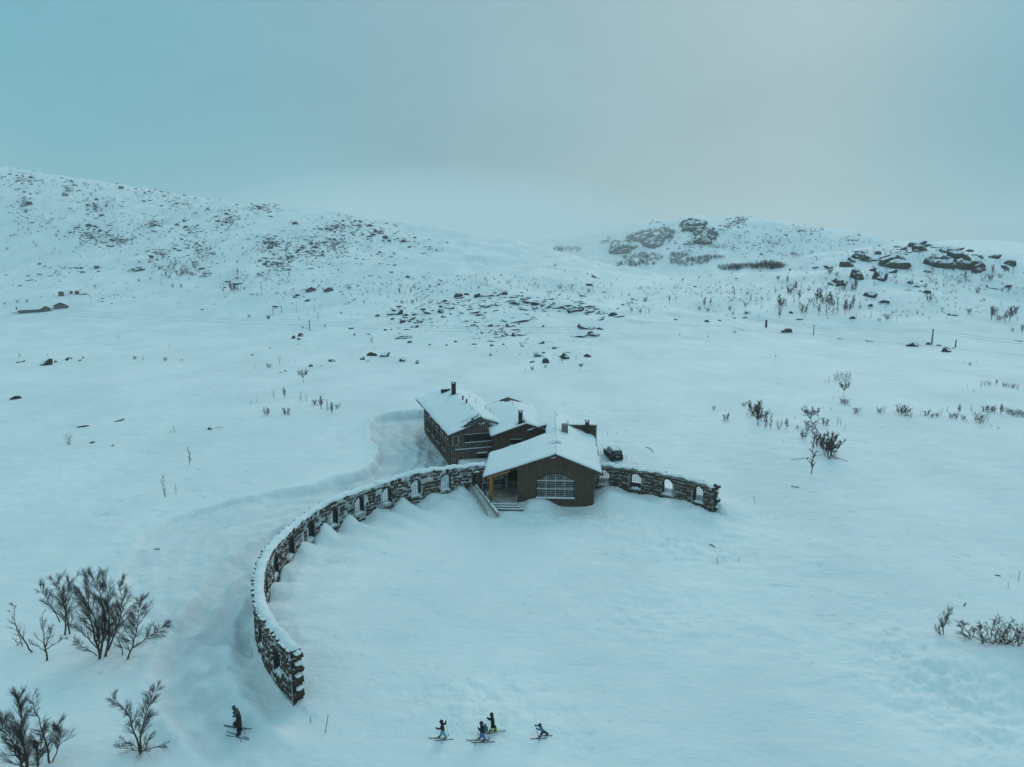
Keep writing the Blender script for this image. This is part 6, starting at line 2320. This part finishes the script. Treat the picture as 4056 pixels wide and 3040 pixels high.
def make_person(label, conv, J, feet, cols, scale=1.0, coat=False, facing=-1):
    """J: joints in photo points; feet: (ankle, toe) photo points, far foot first"""
    far_a, near_a = hit([conv(*feet[0][0]), conv(*feet[1][0])])
    D = (far_a.y + near_a.y) / 2
    off = min(.16, max(.09, abs(far_a.y - near_a.y) / 2)) * 1.0
    s = scale
    hs = min(s, 1.12)

    def P(name, dy=0.0):
        return on_plane(*conv(*J[name]), D + dy)
    pel, chest, neck, head = P('pelvis'), P('chest'), P('neck'), P('head')
    V, Rad, E, B = [], [], [], []

    def add(p, r_, parent=None, bone=None):
        V.append(p)
        Rad.append(r_ * s)
        if parent is not None:
            E.append((parent, len(V) - 1))
            B.append(bone)
        return len(V) - 1
    up = Vector((0, 0, 1))
    i_p = add(pel, .150)
    i_w = add(pel.lerp(chest, .5), .145, i_p, 'jacket')
    i_c = add(chest, .170, i_w, 'jacket')
    i_n = add(neck, .080, i_c, 'jacket')
    ax = (head - neck).normalized()
    i_h0 = add(head - ax * .045 * hs, .098 * hs / s, i_n, 'head')
    i_h1 = add(head + ax * .05 * hs, .105 * hs / s, i_h0, 'head')
    add(head + ax * .115 * hs, .060 * hs / s, i_h1, 'head')
    add(head + Vector((facing * .125 * hs, 0, -.01 * hs)), .022, i_h0, 'nose')
    hands = []
    for side, dy in (('f', off + .05), ('n', -off - .05)):
        sh = chest.lerp(neck, .45) + Vector((0, dy * 1.15, 0))
        el = P('elbow_' + side, dy * 1.5)
        ha = P('hand_' + side, dy * 1.2)
        a = add(sh, .088, i_c, 'jacket')
        b = add(el, .068, a, 'jacket')
        w = el.lerp(ha, .78)
        c = add(w, .052, b, 'jacket')
        d = add(ha, .056, c, 'glove')
        dirn = (ha - el).normalized()
        add(ha + dirn * .07 * s + Vector((0, 0, -.02)), .036, d, 'glove')
        add(ha + dirn * .02 * s + Vector((0, -.05 if side == 'f' else .05, .045)) * s, .022, d, 'glove')
        hands.append(ha)
    soles = []
    for side, dy, anc, (fa, ft) in (('f', off, far_a, feet[0]), ('n', -off, near_a, feet[1])):
        hip = pel + Vector((0, dy * .75, -.05 * s))
        kn = P('knee_' + side, (anc.y - D) * .7)
        an = anc + up * (.17 * s)
        a = add(hip, .118, i_p, 'coat' if coat else 'trousers')
        if coat:
            a = add(hip.lerp(kn, .55), .125, a, 'coat')
        b = add(kn, .082, a, 'trousers')
        sh = kn.lerp(an, .72)
        b2 = add(sh, .072, b, 'trousers')
        c = add(an, .062, b2, 'boot')
        add(anc + Vector((facing * .17 * s, 0, .075 * s)), .046, c, 'boot')
        soles.append(anc)
    me = bpy.data.meshes.new('person')
    org = Vector((pel.x, D, (far_a.z + near_a.z) / 2))
    me.from_pydata([tuple(v - org) for v in V], E, [])
    ob = bpy.data.objects.new('tmp', me)
    COL.objects.link(ob)
    md = ob.modifiers.new('s', 'SKIN')
    md.use_smooth_shade = True
    sv = me.skin_vertices[0].data
    for i, r_ in enumerate(Rad):
        sv[i].radius = (r_, r_)
        sv[i].use_root = (i == 0)
    sb = ob.modifiers.new('u', 'SUBSURF')
    sb.levels = sb.render_levels = 2
    dg = bpy.context.evaluated_depsgraph_get()
    dg.update()
    me2 = bpy.data.meshes.new_from_object(ob.evaluated_get(dg))
    bpy.data.objects.remove(ob)
    me2.materials.clear()
    slots = ['jacket', 'trousers', 'boot', 'glove', 'head', 'skin', 'coat']
    for k in slots:
        me2.materials.append(SKIN if k == 'skin' else cols.get(k, cols['jacket']))
    segs = [(V[a] - org, V[b] - org, (Rad[a] + Rad[b]) / 2, bn) for (a, b), bn in zip(E, B)]
    hc = head - org
    for f in me2.polygons:
        c = f.center
        best, bn = 1e9, 'jacket'
        for a, b, r_, nm in segs:
            e = b - a
            t = max(0, min(1, (c - a).dot(e) / max(e.length_squared, 1e-9)))
            d = (c - a - e * t).length - r_
            if d < best:
                best, bn = d, nm
        if bn in ('head', 'nose'):
            q = (c - hc)
            bn = 'skin' if (bn == 'nose' or (q.x * facing > .035 * s and -.11 * s < q.z < .055 * s)) else 'head'
        f.material_index = slots.index(bn)
    o = bpy.data.objects.new('person', me2)
    o.location = org
    COL.objects.link(o)
    tag(o, label, 'person')
    # hat: a cap over the crown of the head
    m = MB()
    n, rows_ = 12, 5
    vs_ = []
    for i in range(rows_ + 1):
        ph = (i / rows_) * 1.75
        for j in range(n):
            t = 2 * math.pi * j / n
            rr_ = .134 * hs
            vs_.append(hc + Vector((rr_ * math.sin(ph) * math.cos(t) - facing * .012, rr_ * math.sin(ph) * math.sin(t), rr_ * 1.05 * math.cos(ph) + .022 * s)))
    m.add(vs_, [(i * n + j, (i + 1) * n + j, (i + 1) * n + (j + 1) % n, i * n + (j + 1) % n) for i in range(rows_) for j in range(n)])
    m.build('hat', cols['hat'], o, smooth=True)
    return o, hands, soles, D


def ski(conv, a, b, label, col):
    p, q = hit([conv(*a), conv(*b)])            # tip, tail
    d = q - p
    L = d.length
    m = MB()
    n = 14
    vs_ = []
    yaw = math.atan2(d.y, d.x)
    for i in range(n + 1):
        f = i / n
        w = .035 if f > .06 else .018 + .017 * f / .06
        z = .02 + (.09 * (1 - f / .12) ** 2 if f < .12 else 0)
        for y in (-w, w):
            vs_.append((f * L, y, z))
        for y in (w, -w):
            vs_.append((f * L, y, z + .016))
    m.add(vs_, [(i * 4 + j, (i + 1) * 4 + j, (i + 1) * 4 + (j + 1) % 4, i * 4 + (j + 1) % 4) for i in range(n) for j in range(4)] + [(0, 1, 2, 3), (n * 4 + 3, n * 4 + 2, n * 4 + 1, n * 4)])
    o = m.build('ski', col)
    o.location = p
    o.rotation_euler = (0, -math.atan2(d.z, math.hypot(d.x, d.y)), yaw)
    tag(o, label, 'ski')
    g = MB()
    g.box((L * .47, 0, .055), (.28, .06, .03))
    g.build('binding', M['metal'], o)
    return o


def ski_pole(hand, conv, tip, label, D=None):
    g = gpt(*conv(*tip)) if D is None else on_plane(*conv(*tip), D)
    m = MB()
    d = (g - hand)
    m.tube(hand - d * .03, g, .012, .009, 6)
    o_root = tag(empty('ski_pole', g), label, 'ski pole')
    mm = MB()
    mm.v = [tuple(Vector(v) - g) for v in m.v]
    mm.f, mm.m = m.f, m.m
    mm.build('shaft', M['metal'], o_root)
    k = MB()
    k.tube((hand - g) + d.normalized() * .06, (hand - g) - d.normalized() * .07, .02, .018, 7)
    k.build('grip', M['tyre'], o_root)
    k = MB()
    b = -d.normalized() * .09
    k.tube(b, b - d.normalized() * .015, .055, .05, 10)
    k.build('basket', M['tyre'], o_root)
    return o_root


BLK = cloth('black_cloth', (0.016, 0.015, 0.015))
CHAR = cloth('charcoal_cloth', (0.03, 0.028, 0.028))
c_boot = cloth('ski_boot', (0.02, 0.02, 0.022))
grey_ski = plain('grey_ski', (0.14, 0.12, 0.12), .5, .2, 3)
green_ski = plain('olive_ski', (0.20, 0.22, 0.08), .5, .2, 3)
dark_ski = plain('dark_ski', (0.09, 0.075, 0.085), .5, .2, 3)

# A: maroon jacket, light blue trousers, arm raised
A_, hA, sA, dA = make_person('person in maroon jacket and light blue trousers skiing left, one arm raised', zs6,
    dict(pelvis=(385, 420), chest=(375, 358), neck=(367, 326), head=(361, 298), elbow_f=(425, 326), hand_f=(427, 282), elbow_n=(338, 402), hand_n=(288, 388), knee_f=(354, 482), knee_n=(412, 492)),
    [((348, 536), (328, 536)), ((440, 556), (415, 556))],
    dict(jacket=cloth('maroon_jacket', (0.075, 0.022, 0.022)), trousers=cloth('light_blue_trousers', (0.13, 0.32, 0.42)), boot=c_boot, glove=cloth('grey_mitten', (0.10, 0.11, 0.13)), head=BLK, hat=BLK), 1.12)
ski(zs6, (175, 540), (425, 534), 'far ski of the skier in maroon jacket', grey_ski)
ski(zs6, (263, 578), (537, 553), 'near ski of the skier in maroon jacket', grey_ski)
ski_pole(hA[1], zs6, (368, 615), 'near ski pole of the skier in maroon jacket, crossing in front of the skis')
ski_pole(hA[0], zs6, (465, 498), 'far ski pole of the skier in maroon jacket, hanging from the raised hand')
# B: backpack, blue trousers
B_, hB, sB, dB = make_person('person in dark hooded jacket and blue trousers with a backpack, leaning on ski poles', zs6,
    dict(pelvis=(958, 448), chest=(955, 385), neck=(950, 348), head=(945, 320), elbow_f=(935, 425), hand_f=(985, 455), elbow_n=(925, 418), hand_n=(904, 390), knee_f=(934, 506), knee_n=(985, 520)),
    [((938, 560), (915, 560)), ((1003, 590), (980, 590))],
    dict(jacket=BLK, trousers=cloth('blue_trousers', (0.085, 0.15, 0.34)), boot=c_boot, glove=CHAR, head=cloth('dark_blue_hood', (0.03, 0.04, 0.06)), hat=cloth('dark_blue_hood', (0.03, 0.04, 0.06))), 1.25)
ski(zs6, (722, 570), (1068, 563), 'far ski of the skier with the backpack', dark_ski)
ski(zs6, (788, 604), (1146, 588), 'near ski of the skier with the backpack', dark_ski)
ski_pole(hB[1], zs6, (857, 640), 'near ski pole of the skier with the backpack, planted in front')
ski_pole(hB[0], zs6, (1070, 532), 'far ski pole of the skier with the backpack, trailing behind')


def backpack():
    p = on_plane(*zs6(1004, 385), dB)
    root = tag(empty('backpack', p), 'grey-blue backpack on the back of the skier in blue trousers', 'backpack')
    m = MB()
    vs_ = []
    for i in range(7):
        z = -.30 + .60 * i / 6
        k = math.sin(math.pi * (i + .6) / 7.2) ** .45
        for j in range(10):
            t = 2 * math.pi * j / 10
            vs_.append((.15 * k * math.cos(t), .19 * k * math.sin(t), z))
    m.add(vs_, [(i * 10 + j, i * 10 + (j + 1) % 10, (i + 1) * 10 + (j + 1) % 10, (i + 1) * 10 + j) for i in range(6) for j in range(10)] + [tuple(range(9, -1, -1)), tuple(range(60, 70))])
    mt = cloth('grey_blue_pack', (0.09, 0.13, 0.17))
    m.build('pack_body', mt, root, smooth=True)
    m = MB()
    m.box((.15, 0, -.08), (.08, .24, .2))
    m.build('pocket', mt, root)
    for s in (-1, 1):
        m = MB()
        m.path([(-.1, s * .12, .28), (-.3, s * .14, .25), (-.36, s * .15, 0), (-.2, s * .14, -.22), (-.08, s * .13, -.25)], [.02] * 5, 5)
        m.build('strap', CHAR, root)


backpack()
# C: long black coat, yellow-green trousers
C_, hC, sC, dC = make_person('person in long black coat and yellow-green trousers, furthest back of the right group', zs6,
    dict(pelvis=(1112, 328), chest=(1112, 258), neck=(1104, 222), head=(1095, 194), elbow_f=(1082, 268), hand_f=(1046, 252), elbow_n=(1078, 250), hand_n=(1036, 243), knee_f=(1098, 395), knee_n=(1158, 385)),
    [((1100, 444), (1080, 444)), ((1172, 434), (1150, 434))],
    dict(jacket=BLK, coat=BLK, trousers=cloth('yellow_green_trousers', (0.42, 0.55, 0.03)), boot=c_boot, glove=cloth('grey_mitten', (0.08, 0.09, 0.10)), head=BLK, hat=BLK), 1.2, coat=True)
ski(zs6, (985, 440), (1305, 430), 'far ski of the skier in yellow-green trousers', green_ski)
ski(zs6, (895, 482), (1190, 448), 'near ski of the skier in yellow-green trousers', green_ski)
ski_pole(hC[1], zs6, (1070, 480), 'near ski pole of the skier in yellow-green trousers')
ski_pole(hC[0], zs6, (1145, 410), 'far ski pole of the skier in yellow-green trousers, slanting back', dC + .3)
# D: child in blue-grey jacket, lunging
D_, hD, sD, dD = make_person('child in blue-grey jacket and black trousers lunging forward on skis at the right', zs6,
    dict(pelvis=(1845, 428), chest=(1815, 390), neck=(1803, 366), head=(1798, 344), elbow_f=(1766, 352), hand_f=(1732, 346), elbow_n=(1790, 412), hand_n=(1756, 392), knee_f=(1888, 455), knee_n=(1812, 480)),
    [((1922, 497), (1905, 497)), ((1812, 540), (1795, 540))],
    dict(jacket=cloth('blue_grey_jacket', (0.10, 0.155, 0.22)), trousers=BLK, boot=c_boot, glove=CHAR, head=CHAR, hat=CHAR), .95)
ski(zs6, (1655, 547), (1905, 537), 'front ski of the lunging child at the right', grey_ski)
ski(zs6, (1815, 503), (1985, 497), 'rear ski of the lunging child at the right', grey_ski)
ski_pole(hD[0], zs6, (1798, 580), 'long ski pole reaching forward from the lunging child')
ski_pole(hD[1], zs6, (1790, 520), 'short visible ski pole under the lunging child', dD)
# E and F: the dark pair at the left
E_, hE, sE, dE = make_person('person in grey jacket and grey cap bending forward, behind the one in black', zs5,
    dict(pelvis=(392, 375), chest=(352, 285), neck=(325, 240), head=(302, 218), elbow_f=(345, 320), hand_f=(300, 300), elbow_n=(350, 345), hand_n=(302, 355), knee_f=(370, 455), knee_n=(405, 455)),
    [((372, 532), (350, 532)), ((412, 545), (390, 545))],
    dict(jacket=cloth('grey_jacket', (0.075, 0.07, 0.068)), trousers=BLK, boot=c_boot, glove=BLK, head=cloth('grey_cap', (0.08, 0.09, 0.10)), hat=cloth('grey_cap', (0.08, 0.09, 0.10))), 1.4)
ski(zs5, (140, 500), (587, 560), 'far ski of the bending skier in grey', grey_ski)
ski(zs5, (155, 515), (510, 567), 'near ski of the bending skier in grey', grey_ski)
ski_pole(hE[0], zs5, (301, 472), 'far ski pole of the bending skier in grey, held upright', dE)
ski_pole(hE[1], zs5, (490, 627), 'near ski pole of the bending skier in grey, slanting back')
F_, hF, sF, dF = make_person('person all in black with a long coat, nearest of the left pair of skiers', zs5,
    dict(pelvis=(392, 500), chest=(382, 425), neck=(374, 385), head=(366, 358), elbow_f=(340, 440), hand_f=(305, 480), elbow_n=(345, 455), hand_n=(312, 497), knee_f=(380, 600), knee_n=(400, 605)),
    [((385, 678), (360, 678)), ((405, 692), (380, 692))],
    dict(jacket=BLK, coat=BLK, trousers=BLK, boot=c_boot, glove=BLK, head=BLK, hat=BLK), 1.45, coat=True)
ski(zs5, (193, 600), (542, 705), 'far ski of the skier all in black', grey_ski)
ski(zs5, (178, 660), (550, 730), 'near ski of the skier all in black', grey_ski)
ski_pole(hF[1], zs5, (425, 766), 'near ski pole of the skier all in black, slanting under the skis')
ski_pole(hF[0], zs5, (440, 590), 'far ski pole of the skier all in black')
# ------------------------------------------------------------------ haze
def build_haze():
    mb = MB()
    mb.lohi((-5750, -5750, -70), (5750, 5750, 235))
    m = bpy.data.materials.new('haze_air')
    m.use_nodes = True
    t = m.node_tree
    t.nodes.clear()
    o = t.nodes.new('ShaderNodeOutputMaterial')
    v = t.nodes.new('ShaderNodeVolumePrincipled')
    v.inputs['Color'].default_value = (0.93, 0.96, 0.97, 1)
    v.inputs['Density'].default_value = HAZE
    v.inputs['Anisotropy'].default_value = 0.2
    t.links.new(v.outputs['Volume'], o.inputs['Volume'])
    ob = mb.build('haze', m, kind='stuff')
    return ob


HAZE = 0.00016
build_haze()


# ------------------------------------------------------------------ low mist lying over the middle ridge
def build_mist():
    import bmesh
    m = bpy.data.materials.new('mist_air')
    m.use_nodes = True
    t = m.node_tree
    t.nodes.clear()
    o = t.nodes.new('ShaderNodeOutputMaterial')
    v = t.nodes.new('ShaderNodeVolumePrincipled')
    v.inputs['Color'].default_value = (1.0, 1.0, 1.0, 1)
    v.inputs['Density'].default_value = 0.0009
    t.links.new(v.outputs['Volume'], o.inputs['Volume'])
    mb = MB()
    c = Vector((-110, 1180, 62))
    for k in (1.0, .82, .64, .46):
        bm = bmesh.new()
        bmesh.ops.create_icosphere(bm, subdivisions=4, radius=1.0)
        vs_ = [(c.x + p.co.x * 380 * k, c.y + p.co.y * 330 * k, c.z + p.co.z * 88 * k) for p in bm.verts]
        mb.add(vs_, [tuple(q.index for q in f.verts) for f in bm.faces])
        bm.free()
        ob = mb.build('mist', m, kind='stuff')
        mb = MB()


build_mist()
